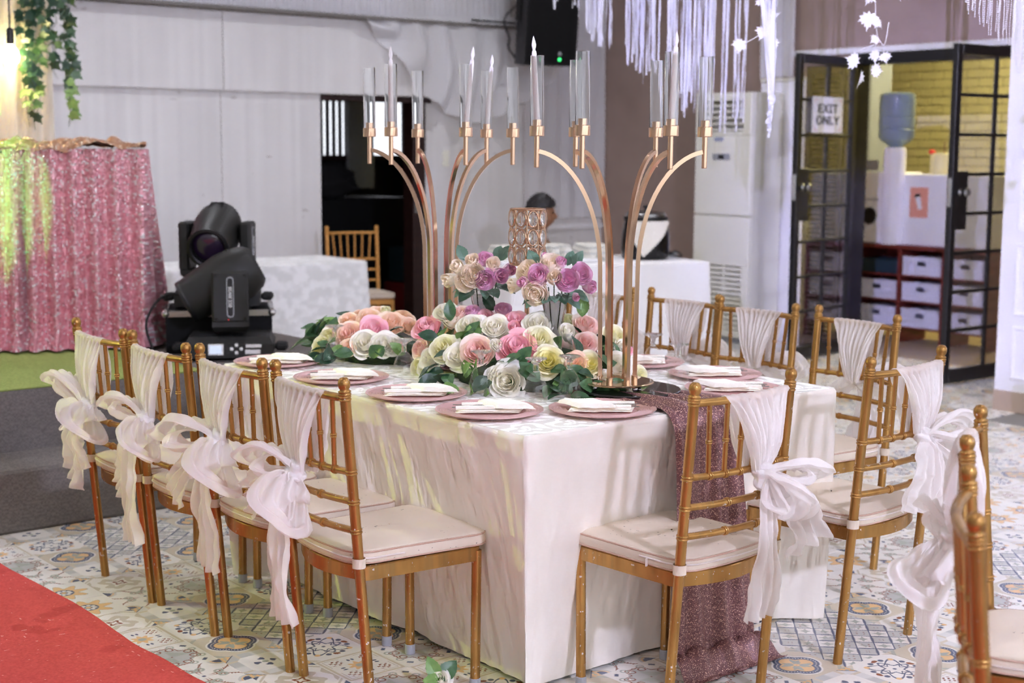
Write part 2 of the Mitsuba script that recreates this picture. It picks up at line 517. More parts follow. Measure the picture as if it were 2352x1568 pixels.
def gold_paint(p, n, uv):
    d = fbm(p.x * 30, p.y * 30, p.z * 7)
    c = mix(C3(140, 96, 48), C3(196, 152, 88), d)
    streak = smoothstep(0.55, 0.75, fbm(p.x * 60, p.y * 60, p.z * 5))
    c = mix(c, C3(150, 122, 80), streak * 0.5)
    low = smoothstep(0.70, 0.76, fbm(p.x * 150, p.y * 150, p.z * 90) - smoothstep(0.02, 0.6, p.z) * 0.05)
    return mix(c, C3(206, 198, 190), low * 0.85)


def gold_metal(p, n, uv):
    low = smoothstep(0.70, 0.76, fbm(p.x * 150, p.y * 150, p.z * 90) - smoothstep(0.02, 0.6, p.z) * 0.05)
    return 0.85 - 0.7 * low


principled('mat_gold_paint', mikit.proc(gold_paint), 0.33, mikit.proc(gold_metal))
principled('mat_back_chair', rgb(196, 140, 70), 0.4, 0.5)


def vinyl(p, n, uv):
    f = fbm(p.x * 7, p.y * 7, p.z * 7)
    speck = smoothstep(0.9, 0.93, noise(p.x * 120, p.y * 120, p.z * 120)) * smoothstep(0.6, 0.7, noise(p.x * 9, p.y * 9))
    return mix(mix(C3(192, 177, 158), C3(207, 194, 176), f), C3(90, 80, 74), speck * 0.8)


principled('mat_vinyl', mikit.proc(vinyl), 0.5, specular=0.35)
principled('mat_vinyl_seam', rgb(176, 146, 128), 0.6)
principled('mat_zip', rgb(216, 206, 200), 0.4)


def damask(p, n, uv):
    """tone-on-tone scrolls woven into the table top"""
    s = 0.16
    a, b = p.x / s, p.y / s
    u, v = a - dr.floor(a) - 0.5, b - dr.floor(b) - 0.5
    r, th = sq(u * u + v * v), dr.atan2(v, u)
    w = dr.sin(20 * r + 2 * dr.sin(3 * th + 4 * r)) + 0.6 * dr.sin(5 * th - 14 * r) + 0.8 * (noise(p.x * 22, p.y * 22) - 0.5)
    return smoothstep(-0.1, 0.2, w)


principled('mat_damask', mikit.proc(lambda p, n, uv: mix(C3(214, 214, 206), C3(242, 242, 238), damask(p, n, uv))), mikit.proc(lambda p, n, uv: 0.35 + 0.3 * damask(p, n, uv)), specular=0.5)


def crinkle(p, n, uv):
    return fbm(p.x * 34, p.y * 34, p.z * 5.0, 3) + 0.5 * fbm(p.x * 9, p.y * 9, p.z * 3.0, 2) + 0.10 * fbm(p.x * 160, p.y * 160, p.z * 70, 2)


principled('mat_satin', mikit.proc(lambda p, n, uv: mix(C3(226, 218, 206), C3(240, 234, 226), fbm(p.x * 12, p.y * 12, p.z * 3))), 0.38, bump=(mikit.proc(crinkle, 2e-3), 0.020), specular=0.6, sheen=0.4)
principled('mat_jacquard', mikit.proc(lambda p, n, uv: mix(C3(208, 208, 206), C3(226, 226, 225), smoothstep(0.35, 0.65, fbm(p.x * 18, p.y * 18, p.z * 18)))), 0.7)
principled('mat_linen_white', rgb(236, 235, 236), 0.8)
principled('mat_napkin', mikit.proc(lambda p, n, uv: mix(C3(240, 234, 222), C3(248, 244, 236), noise(p.x * 400, p.y * 400, p.z * 400))), 0.85)
thin('mat_organza', mikit.proc(lambda p, n, uv: mix(C3(240, 234, 232), C3(252, 250, 249), fbm(p.x * 25, p.y * 25, p.z * 9))), 0.80, 1.0, 0.35)
thin('mat_organza_knot', mikit.proc(lambda p, n, uv: mix(C3(240, 234, 232), C3(252, 250, 249), fbm(p.x * 25, p.y * 25, p.z * 9))), 0.95, 0.7, 0.35)
thin('mat_voile', rgb(238, 237, 240), 1.0, 0.8, 0.6)
thin('mat_gauze', rgb(236, 236, 246), 0.6, 0.8, 0.4)


def glitter(p, n, uv):
    q = noise(p.x * 520, p.y * 520, p.z * 520)
    big = fbm(p.x * 40, p.y * 40, p.z * 40)
    c = mix(C3(88, 56, 60), C3(124, 84, 86), big)
    c = mix(c, C3(186, 142, 128), smoothstep(0.62, 0.72, q))
    return mix(c, C3(250, 226, 210), smoothstep(0.80, 0.86, q))


principled('mat_glitter', mikit.proc(glitter), 0.45, 0.35, sheen=0.5)


def sequin_tilt(p, n, uv):
    s = 0.0085
    a, b = uv.x / s, uv.y / s + 0.5 * dr.floor(uv.x / s)
    i, j = dr.floor(a), dr.floor(b)
    return s * ((cell_rand(i, j, 3) - 0.5) * (a - i - 0.5) + (cell_rand(i, j, 5) - 0.5) * (b - j - 0.5))


def sequin_color(c0, c1, c2):
    def fn(p, n, uv):
        s = 0.0085
        a, b = uv.x / s, uv.y / s + 0.5 * dr.floor(uv.x / s)
        k = cell_rand(dr.floor(a), dr.floor(b), 1)
        return mix(mix(C3(*c0), C3(*c1), k), C3(*c2), smoothstep(0.88, 0.90, k))
    return fn


principled('mat_sequin_pink', mikit.proc(sequin_color((214, 136, 148), (248, 196, 204), (255, 250, 250))), 0.22, 0.5, bump=(mikit.proc(sequin_tilt, 1.5e-3), 1.1))
principled('mat_sequin_gold', mikit.proc(sequin_color((196, 140, 108), (232, 186, 152), (255, 240, 220))), 0.25, 0.6, bump=(mikit.proc(sequin_tilt, 1.5e-3), 1.1))
principled('mat_charger', rgb(216, 178, 174), 0.30, 0.45)
principled('mat_rose_gold', mikit.proc(lambda p, n, uv: C3(226, 190, 160) * (0.94 + 0.06 * noise(p.x * 90, p.y * 90, p.z * 30))), 0.13, 1.0)
principled('mat_gold_mirror', rgb(214, 184, 148), 0.06, 1.0)
principled('mat_black_mirror', rgb(18, 16, 16), 0.04, specular=0.8, clearcoat=1.0, clearcoat_gloss=0.98)
scene['mat_glass'] = {'type': 'dielectric', 'int_ior': 1.5, 'ext_ior': 1.0}
scene['mat_pane'] = {'type': 'thindielectric', 'int_ior': 1.5}
scene['mat_crystal'] = {'type': 'dielectric', 'int_ior': 1.62, 'ext_ior': 1.0}
principled('mat_candle', rgb(244, 242, 246), 0.5, specular=0.4)
principled('mat_bottle', rgb(150, 170, 192), 0.14, spec_trans=0.55, eta=1.33, clearcoat=0.6, two=False)
principled('mat_petal', {'type': 'mesh_attribute', 'name': 'vertex_color'}, 0.55, specular=0.3, sheen=0.4)


def leafy(c0, c1):
    return lambda p, n, uv: mix(C3(*c0), C3(*c1), fbm(p.x * 60, p.y * 60, p.z * 60))


principled('mat_leaf', mikit.proc(leafy((36, 66, 44), (72, 110, 66))), 0.42)
principled('mat_leaf_light', mikit.proc(leafy((84, 124, 62), (126, 160, 92))), 0.45)
principled('mat_leaf_dark', mikit.proc(leafy((24, 50, 38), (44, 78, 54))), 0.4)
principled('mat_leaf_grey', mikit.proc(leafy((70, 104, 90), (106, 138, 118))), 0.5)
principled('mat_leaf_pale', rgb(206, 218, 178), 0.6)
principled('mat_moss', rgb(44, 62, 40), 0.9)
principled('mat_white_leaf', mikit.proc(leafy((226, 224, 230), (248, 246, 252))), 0.6)
thin('mat_tinsel', rgb(236, 236, 246), 0.85, 0.4, 0.15)
principled('mat_bead', rgb(244, 242, 250), 0.2, 0.3)
principled('mat_stem', rgb(58, 70, 44), 0.7)
principled('mat_brick', mikit.proc(lambda p, n, uv: mix(C3(196, 188, 146), C3(220, 212, 172), fbm(p.x * 9, p.y * 9, p.z * 9))), 0.6)
principled('mat_mortar', rgb(168, 160, 122), 0.9)
principled('mat_skin', rgb(150, 104, 74), 0.5)
principled('mat_hair', rgb(24, 20, 20), 0.5)
principled('mat_shirt', rgb(140, 112, 80), 0.85)
principled('mat_housing', mikit.proc(lambda p, n, uv: mix(C3(15, 16, 15), C3(24, 25, 22), noise(p.x * 300, p.y * 300, p.z * 300))), 0.5)
principled('mat_case', rgb(12, 12, 14), 0.7, specular=0.2)
principled('mat_lens', rgb(30, 10, 40), 0.05, specular=0.9, clearcoat=1.0)
principled('mat_sign_white', rgb(236, 235, 238), 0.5)
principled('mat_sign_ink', rgb(24, 30, 32), 0.6)
principled('mat_poster', rgb(206, 142, 112), 0.6)
principled('mat_basket', mikit.proc(lambda p, n, uv: mix(C3(200, 202, 214), C3(232, 232, 240), smoothstep(-0.3, 0.3, dr.sin(p.z * 420) * dr.sin((p.x + p.y) * 300)))), 0.8)
principled('mat_bin_teal', rgb(22, 44, 50), 0.5)
principled('mat_bin_red', rgb(120, 20, 20), 0.5)
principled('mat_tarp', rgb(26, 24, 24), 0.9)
principled('mat_white_dull', rgb(206, 206, 204), 0.8)
principled('mat_silver_foil', rgb(200, 200, 212), 0.3, 0.8)
principled('mat_towel', mikit.proc(lambda p, n, uv: mix(C3(226, 224, 214), C3(170, 172, 170), smoothstep(0.6, 0.75, dr.sin(p.z * 170 + 3 * noise(p.x * 9, p.y * 9))))), 0.9)
principled('mat_blue_grey', rgb(150, 156, 178), 0.7)
principled('mat_red_glow', rgb(220, 30, 30), 0.5)
principled('mat_yellow_cake', rgb(226, 214, 150), 0.6)
principled('mat_rust', rgb(120, 70, 50), 0.8)
principled('mat_curtain_cream', mikit.proc(lambda p, n, uv: mix(C3(224, 214, 190), C3(238, 230, 210), noise(p.x * 30, p.y * 30))), 0.8)


# ------------------------------------------------------------------ the room
YB, XR = 6.70, 6.50                 # back wall, right wall
struct('ground', box(-40, 40, -40, 40, -0.30, -0.06), 'mat_grout')
struct('floor', box(-8, XR, -8, YB, -0.05, -0.004), 'mat_grout')
_tile = {}


def floor_tiles():
    k = 0
    d = shp(cbox(0, 0.5985, 0, 0.5985, -0.012, 0.0, 0.0012), 'mat_floor_tile', False)
    for ty in range(-3, 12):
        for tx in range(-4, 12):
            x, y = -0.01 + 0.6 * tx, -0.087 + 0.6 * ty
            if x + 0.3 > XR or y + 0.3 > YB or (y > 2.6 and x < 1.2): continue
            if x > 4.6 and y < 1.2: continue
            # skip what the camera cannot reach: behind it or far to the side
            q = np.array([x + 0.3, y + 0.3]) - EYE[:2]
            fw, sd = q @ np.array([math.sin(YAW), math.cos(YAW)]), q @ np.array([math.cos(YAW), -math.sin(YAW)])
            if fw < 2.0 or abs(sd) > 0.40 * fw + 0.9: continue
            part('floor', 'tile', d, M=mat((x, y, 0.0004 * ((tx * 7 + ty * 3) % 3) - 0.0004)))


floor_tiles()
# back wall: a flat lower field, a proud beam over it, the pelmet of the ceiling cloth on top
DX0, DX1, DZ = 3.585, 4.56, 1.90
struct('wall_back', cat(box(-8, DX0, YB, YB + 0.15, 0, 1.9), box(DX1, XR + 0.2, YB, YB + 0.15, 0, 1.9), box(-8, XR + 0.2, YB, YB + 0.15, 1.9, 3.7)), 'mat_wall_white')
part('wall_back', 'beam', cbox(-8, DX1 + 0.02, YB - 0.05, YB - 0.0005, 1.895, 2.46, 0.006), 'mat_wall_white', False)
part('wall_back', 'pelmet_strip', cbox(-8, 5.45, YB - 0.16, YB - 0.0005, 2.462, 2.485, 0.003), 'mat_seam', False)
part('wall_back', 'panel_joint', box(2.745, 2.749, YB - 0.0525, YB - 0.0495, 1.9, 2.46), 'mat_seam', False)
part('wall_back', 'panel_joint', box(2.745, 2.748, YB - 0.002, YB + 0.001, 0.6, 1.893), 'mat_seam', False)
for x0 in (5.90, 6.17):      # raised wall panels at the right end
    part('wall_back', 'moulding', cat(cbox(x0, x0 + 0.02, YB - 0.02, YB - 0.0005, 0.9, 1.62, 0.004), cbox(x0 + 0.2, x0 + 0.22, YB - 0.02, YB - 0.0005, 0.9, 1.62, 0.004), cbox(x0 + 0.02, x0 + 0.2, YB - 0.02, YB - 0.0005, 0.9, 0.92, 0.004), cbox(x0 + 0.02, x0 + 0.2, YB - 0.02, YB - 0.0005, 1.60, 1.62, 0.004)), 'mat_white_paint', False)
part('wall_back', 'moulding', cbox(5.72, XR, YB - 0.025, YB - 0.0005, 0.80, 0.84, 0.006), 'mat_white_paint', False)
# right wall with the double door
Y0, Y1, DH = 2.50, 4.00, 2.17
struct('wall_right', cat(box(XR, XR + 0.15, Y1, YB, 0, 3.7), box(XR, XR + 0.15, 1.2, Y0, 0, 3.7), box(XR, XR + 0.15, Y0, Y1, DH, 3.7)), 'mat_wall_brown')
part('wall_right', 'white_panel', cbox(XR - 0.03, XR - 0.0005, 4.40, 4.86, 0.0, 2.02, 0.005), 'mat_white_paint', False)
part('wall_right', 'panel_cap', cbox(XR - 0.045, XR - 0.0005, 4.40, 4.86, 2.02, 2.045, 0.004), 'mat_cream_plastic', False)
part('wall_right', 'door_trim', cat(cbox(XR - 0.02, XR - 0.0005, Y0 - 0.05, Y1 + 0.56, DH + 0.03, DH + 0.075, 0.004)), 'mat_white_paint', False)
part('wall_right', 'door_jamb', cat(cbox(XR - 0.01, XR + 0.14, Y1 - 0.045, Y1 + 0.02, 0, DH, 0.004), cbox(XR - 0.01, XR + 0.14, Y0 - 0.02, Y0 + 0.045, 0, DH, 0.004), cbox(XR - 0.01, XR + 0.14, Y0, Y1, DH - 0.05, DH + 0.03, 0.004)), 'mat_black_steel', False)
# white panelled partition at the right edge of the picture
PX, PY = 5.14, 1.86
struct('wall_partition', box(PX, XR, -3.0, PY, 0.12, 3.7), 'mat_white_paint')
part('wall_partition', 'skirting', box(PX - 0.004, XR, -3.0, PY + 0.004, 0, 0.12), 'mat_skirting', False)
for k in range(3):
    y1 = PY - 0.10 - 0.62 * k
    for z0, z1 in ((0.19, 0.50), (0.56, 0.98), (1.04, 1.44), (1.50, 1.86), (1.92, 2.30), (2.36, 2.8)):
        r = 0.022
        part('wall_partition', 'moulding', cat(cbox(PX - 0.014, PX, y1 - 0.52, y1, z0, z0 + r, 0.005), cbox(PX - 0.014, PX, y1 - 0.52, y1, z1 - r, z1, 0.005),
                                             cbox(PX - 0.014, PX, y1 - r, y1, z0 + r, z1 - r, 0.005), cbox(PX - 0.014, PX, y1 - 0.52, y1 - 0.52 + r, z0 + r, z1 - r, 0.005)), 'mat_white_paint', False)
struct('ceiling', box(-8, XR + 0.15, -8, YB + 0.15, 3.7, 3.85), 'mat_ceiling')
struct('wall_left', box(-8.15, -8, -8, YB, 0, 3.7), 'mat_wall_white')
# stage: two carpeted steps
SX = 1.62
struct('stage_floor', cat(box(-8, SX, 3.03, 4.9, 0.0, 0.50)), 'mat_carpet_grey')
part('stage_floor', 'step', cbox(-8, SX, 2.665, 3.0295, 0.0, 0.25, 0.012), 'mat_carpet_grey', 20)
part('stage_floor', 'green_carpet', cbox(-8, 0.66, 3.035, 4.9, 0.5005, 0.508, 0.003), 'mat_carpet_green', False)


# red carpet laid along the table, its edge a little wavy
def red_carpet():
    y = np.linspace(-4.2, 2.62, 140)
    xe = -0.545 + 0.012 * nz(y * 1.7, seed=4) + 0.006 * nz(y * 6, seed=5)
    s = np.linspace(0, 1, 14)
    P = np.zeros((len(y), 16, 3))
    P[:, :14, 0] = -2.15 + (xe[:, None] + 2.15) * s
    P[:, :14, 1] = y[:, None]
    P[:, :14, 2] = 0.0065 + 0.0012 * nz(P[:, :14, 0] * 3, P[:, :14, 1] * 3, seed=6)
    P[:, 14] = P[:, 13] + np.array([0.003, 0, -0.002]); P[:, 15] = P[:, 13]; P[:, 15, 0] += 0.004; P[:, 15, 2] = 0.0012
    return grid(P, flip=True)


solo('red_carpet', red_carpet(), 'mat_carpet_red', 'long red carpet runner laid over the patterned tile floor', 'carpet', True)


# ---- doorway in the back wall with the dark store behind it
struct('door_1', cat(cbox(DX0, DX1 + 0.06, YB - 0.012, YB + 0.13, DZ - 0.05, DZ - 0.002, 0.004), cbox(DX1 - 0.12, DX1, YB - 0.012, YB + 0.13, 0, DZ - 0.05, 0.004)), 'mat_dark_wood', label='dark wooden door frame of the back wall opening')
part('door_1', 'hinge', cbox(DX1 - 0.11, DX1 - 0.07, YB - 0.016, YB - 0.010, 0.98, 1.06, 0.001), 'mat_steel', False)
ST = 9.4
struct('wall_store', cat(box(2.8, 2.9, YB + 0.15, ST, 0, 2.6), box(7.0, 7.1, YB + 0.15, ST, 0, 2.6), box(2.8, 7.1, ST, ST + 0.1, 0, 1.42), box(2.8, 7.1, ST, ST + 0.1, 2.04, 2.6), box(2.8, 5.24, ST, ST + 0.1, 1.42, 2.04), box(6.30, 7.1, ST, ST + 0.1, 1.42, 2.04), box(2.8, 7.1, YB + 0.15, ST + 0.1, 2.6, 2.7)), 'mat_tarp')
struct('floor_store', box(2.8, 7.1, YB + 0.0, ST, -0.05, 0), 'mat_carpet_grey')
tag('window_1', kind='structure')
for k in range(9):
    part('window_1', 'bar', cbox(5.25 + 0.072 * k, 5.285 + 0.072 * k, ST - 0.04, ST - 0.005, 1.42, 2.04, 0.003), 'mat_black_steel', False)
part('window_1', 'sill', cbox(5.2, 6.34, ST - 0.12, ST - 0.001, 1.37, 1.42, 0.004), 'mat_dark_wood', False)
part('window_1', 'pane', box(5.24, 6.30, ST + 0.04, ST + 0.044, 1.42, 2.04), 'mat_pane', False)


# ---- the two glazed door leaves, both standing open into the hall
def leaf(number, free, hinge, label):
    a, b = np.array(free, float), np.array(hinge, float)
    W = np.linalg.norm(b - a)
    d = (b - a) / W
    M = mat((a[0], a[1], 0.012), math.atan2(d[1], d[0]))
    k = f'door_{number}'
    scene[k] = shp(cat(cbox(0, 0.055, -0.02, 0.02, 0, DH - 0.02, 0.003), cbox(W - 0.055, W, -0.02, 0.02, 0, DH - 0.02, 0.003), cbox(0.055, W - 0.055, -0.02, 0.02, 0, 0.09, 0.003), cbox(0.055, W - 0.055, -0.02, 0.02, DH - 0.085, DH - 0.02, 0.003)), 'mat_black_steel', False)
    scene[k]['to_world'] = T(M.tolist())
    labels[k] = {'kind': 'structure', 'label': label}
    z0, z1, n = 0.09, DH - 0.085, 8
    h = (z1 - z0) / n
    for i in range(1, n):
        part(k, 'glazing_bar', cbox(0.055, W - 0.055, -0.012, 0.012, z0 + h * i - 0.011, z0 + h * i + 0.011, 0.002), 'mat_black_steel', False, M)
    part(k, 'glazing_bar', cbox(W * 0.52 - 0.012, W * 0.52 + 0.012, -0.0115, 0.0115, z0, z1, 0.002), 'mat_black_steel', False, M)
    for i in range(n):
        for x0, x1 in ((0.055, W * 0.52 - 0.012), (W * 0.52 + 0.012, W - 0.055)):
            part(k, 'pane', box(x0, x1, -0.002, 0.002, z0 + h * i + 0.011, z0 + h * (i + 1) - 0.011), 'mat_pane', False, M)
    part(k, 'lock_plate', cbox(0.055, 0.17, -0.016, 0.016, z0 + 4 * h - 0.10, z0 + 5 * h - 0.08 + 0.1, 0.003), 'mat_black_steel', False, M)
    zz = z0 + 4.55 * h
    part(k, 'knob', cat(mv(lathe([(0, 0), (0.024, 0), (0.024, 0.006), (0.012, 0.01), (0.012, 0.028), (0.027, 0.04), (0.030, 0.052), (0.022, 0.064), (0, 0.068)], 20), M=frame((0.09, -0.016, zz), (0, -1, 0)))), 'mat_steel', True, M)
    part(k, 'latch', cbox(-0.003, 0.002, -0.012, 0.012, zz - 0.09, zz + 0.09, 0.001), 'mat_chrome', False, M)
    for z in (0.25, 1.0, 1.85):
        part(k, 'hinge', rod((W + 0.004, 0, z - 0.05), (W + 0.004, 0, z + 0.05), 0.008), 'mat_black_steel', 30, M)
    return M, W


M2, W2 = leaf(2, (5.66, 3.83), (6.44, 3.93), 'black steel door leaf of glass panes with the exit sign')
M3, W3 = leaf(3, (5.62, 2.545), (6.47, 2.52), 'black steel door leaf of glass panes beside the white partition')


def exit_sign():
    k = thing('exit_sign', 'white square EXIT ONLY sign on the open glass door', 'sign')
    z0 = 1.605
    part(k, 'board', cbox(0.17, 0.58, -0.026, -0.021, z0, z0 + 0.255, 0.002), 'mat_sign_white', False, M2)
    for word, z in (('EXIT', z0 + 0.143), ('ONLY', z0 + 0.060)):
        v, f = tri(meshkit.text_mesh(word, 0.058, 0.002, True))
        w = v[:, 0].max() - v[:, 0].min()
        x = 0.375
        L = np.stack([(v[:, 0] - v[:, 0].min() - w / 2) * 1.45 + x, -0.0265 - v[:, 2], v[:, 1] + z], 1)
        part(k, 'lettering', (L, f), 'mat_sign_ink', False, M2)
    for x, z, sx, sz in ((0.20, z0 + 0.02, 1, 1), (0.55, z0 + 0.02, -1, 1), (0.20, z0 + 0.235, 1, -1), (0.55, z0 + 0.235, -1, -1)):
        part(k, 'corner_ornament', cat(box(min(x, x + sx * 0.04), max(x, x + sx * 0.04), -0.0275, -0.026, z - 0.003, z + 0.003), box(x - 0.003, x + 0.003, -0.0275, -0.026, min(z, z + sz * 0.03), max(z, z + sz * 0.03))), 'mat_charger', False, M2)


exit_sign()

# ---- dark louvred shutter behind the left leaf
k = thing('louvre_shutter', 'dark brown louvred shutter standing behind the exit door', 'shutter')
part(k, 'frame', cat(cbox(6.43, 6.47, 4.03, 4.07, 0, 2.12, 0.003), cbox(6.43, 6.47, 4.34, 4.38, 0, 2.12, 0.003), cbox(6.43, 6.47, 4.07, 4.34, 0, 0.08, 0.003), cbox(6.43, 6.47, 4.07, 4.34, 2.06, 2.12, 0.003), cbox(6.432, 6.468, 4.195, 4.215, 0.08, 2.06, 0.003)), 'mat_dark_wood', False)
sl = shp(mv(cbox(-0.016, 0.016, 0, 0.266, -0.003, 0.003, 0.001), M=np.array([[0.75, 0, 0.66, 0], [0, 1, 0, 0], [-0.66, 0, 0.75, 0], [0, 0, 0, 1.0]])), 'mat_dark_wood', False)
for i in range(56):
    part(k, 'slat', sl, M=mat((6.45, 4.072, 0.10 + 0.035 * i)))

# ---- pantry seen through the door
struct('floor_pantry', box(XR + 0.0, 10.2, 0.5, 7.5, -0.05, 0.002), 'mat_pantry_floor')
struct('wall_pantry', cat(box(9.2, 9.35, 0.5, 7.5, 0, 3.0), box(XR + 0.15, 9.2, 0.4, 0.5, 0, 3.0), box(XR + 0.15, 9.2, 7.5, 7.6, 0, 3.0)), 'mat_mortar')
struct('ceiling_pantry', box(XR + 0.15, 9.4, 0.4, 7.6, 3.0, 3.1), 'mat_ceiling')
struct('column_pantry', cbox(7.75, 8.05, 4.78, 5.08, 0, 3.0, 0.01), 'mat_blue_grey')
bd = shp(cbox(0, 0.02, 0.006, 0.236, 0.005, 0.073, 0.004), 'mat_brick', False)
for i in range(20):
    for j in range(14):
        z = 1.28 + 0.078 * i
        if z > 2.7: continue
        part('wall_pantry', 'brick', bd, M=mat((9.184 + 0.003 * ((i * 5 + j * 3) % 3), 3.0 + 0.242 * j + (0.121 if i % 2 else 0), z)))
k = thing('pantry_lamp', 'warm ceiling lamp of the pantry behind the door', 'lamp')
part(k, 'housing', cbox(7.65, 8.55, 3.0, 4.2, 2.94, 2.999, 0.004), 'mat_white_plastic', False)
part(k, 'diffuser', (np.array([[7.7, 3.05, 2.935], [8.5, 3.05, 2.935], [8.5, 4.15, 2.935], [7.7, 4.15, 2.935]]), np.array([[0, 2, 1], [0, 3, 2]])), 'mat_white_plastic', False, emitter={'type': 'area', 'radiance': {'type': 'rgb', 'value': BACKROOM}})


# ---- lamps of the hall
def ceiling_lamp(x, y):
    k = thing('ceiling_lamp', 'round white flush lamp on the hall ceiling', 'lamp', 'round lamps of the hall ceiling')
    part(k, 'housing', lathe([(0.127, 3.60), (0.15, 3.602), (0.16, 3.62), (0.16, 3.699)], 28), 'mat_white_plastic')
    a = np.arange(28) * 2 * PI / 28
    v = np.vstack([np.stack([x + 0.125 * np.cos(a), y + 0.125 * np.sin(a), a * 0 + 3.605], 1), [[x, y, 3.6]]])
    i = np.arange(28)
    scene[k + '__housing']['to_world'] = T(mat((x, y, 0)).tolist())
    part(k, 'diffuser', (v, np.stack([(i + 1) % 28, i, i * 0 + 28], 1)), 'mat_white_plastic', False, emitter={'type': 'area', 'radiance': {'type': 'rgb', 'value': LAMP}})


for x in (-4.5, -1.5, 1.5, 4.5):
    for y in (-4.5, -1.2, 2.1, 5.0):
        ceiling_lamp(x, y)


def stage_lamp(pos, aim, r, power, name_label):
    k = thing('stage_lamp', name_label, 'lamp')
    p, d = np.array(pos, float), np.array(aim, float) - np.array(pos, float)
    M = frame(p, d)
    part(k, 'can', lathe([(r * 0.7, -0.30), (r + 0.02, -0.10), (r + 0.02, 0.02), (r + 0.005, 0.02), (r + 0.005, -0.05)], 24), 'mat_black', True, M)
    a = np.arange(24) * 2 * PI / 24
    v = np.vstack([np.stack([r * np.cos(a), r * np.sin(a), a * 0 - 0.01], 1), [[0, 0, -0.01]]])
    i = np.arange(24)
    part(k, 'lens', (v, np.stack([i, (i + 1) % 24, i * 0 + 24], 1)), 'mat_white_plastic', False, M, emitter={'type': 'area', 'radiance': {'type': 'rgb', 'value': power}})
    part(k, 'pole', rod((p[0], p[1], 0.0), (p[0], p[1], p[2] - r - 0.03), 0.02), 'mat_black')
    part(k, 'foot', cat(*[rod((p[0], p[1], 0.35), (p[0] + 0.5 * math.cos(q), p[1] + 0.5 * math.sin(q), 0.012), 0.012) for q in (0.3, 2.4, 4.5)]), 'mat_black')


stage_lamp((-0.75, -5.2, 3.25), (0.7, 0.2, 0.6), 0.16, [v * 6 for v in KEY], 'white stage lamp on a stand behind the photographer')


# ------------------------------------------------------------------ gold ballroom chairs
# local frame: x to the right seen from behind, y towards the table, origin on the floor between the rear feet
HW, FW, FD, LEAN, TOPZ = 0.1915, 0.172, 0.345, 0.0746 / 0.905, 0.905


def back_y(z):
    return -LEAN * z


def bow(x):
    return -0.028 * (1 - (x / HW) ** 2)


def rail(z, r=0.0092, x0=-HW, x1=HW):
    x = np.linspace(x0, x1, 15)
    return tube(np.stack([x, back_y(z) + bow(x), x * 0 + z], 1), r, 10)


def rail_rings(z, xs, r=0.0125):
    return [ring(r - 0.003, 0.003, (x, back_y(z) + bow(x), z + o), 12, 6, axis=(1, 0, 0)) for x in xs for o in (0,)] + \
           [ring(r - 0.003, 0.003, (x + 0.007, back_y(z) + bow(x), z), 12, 6, axis=(1, 0, 0)) for x in xs]


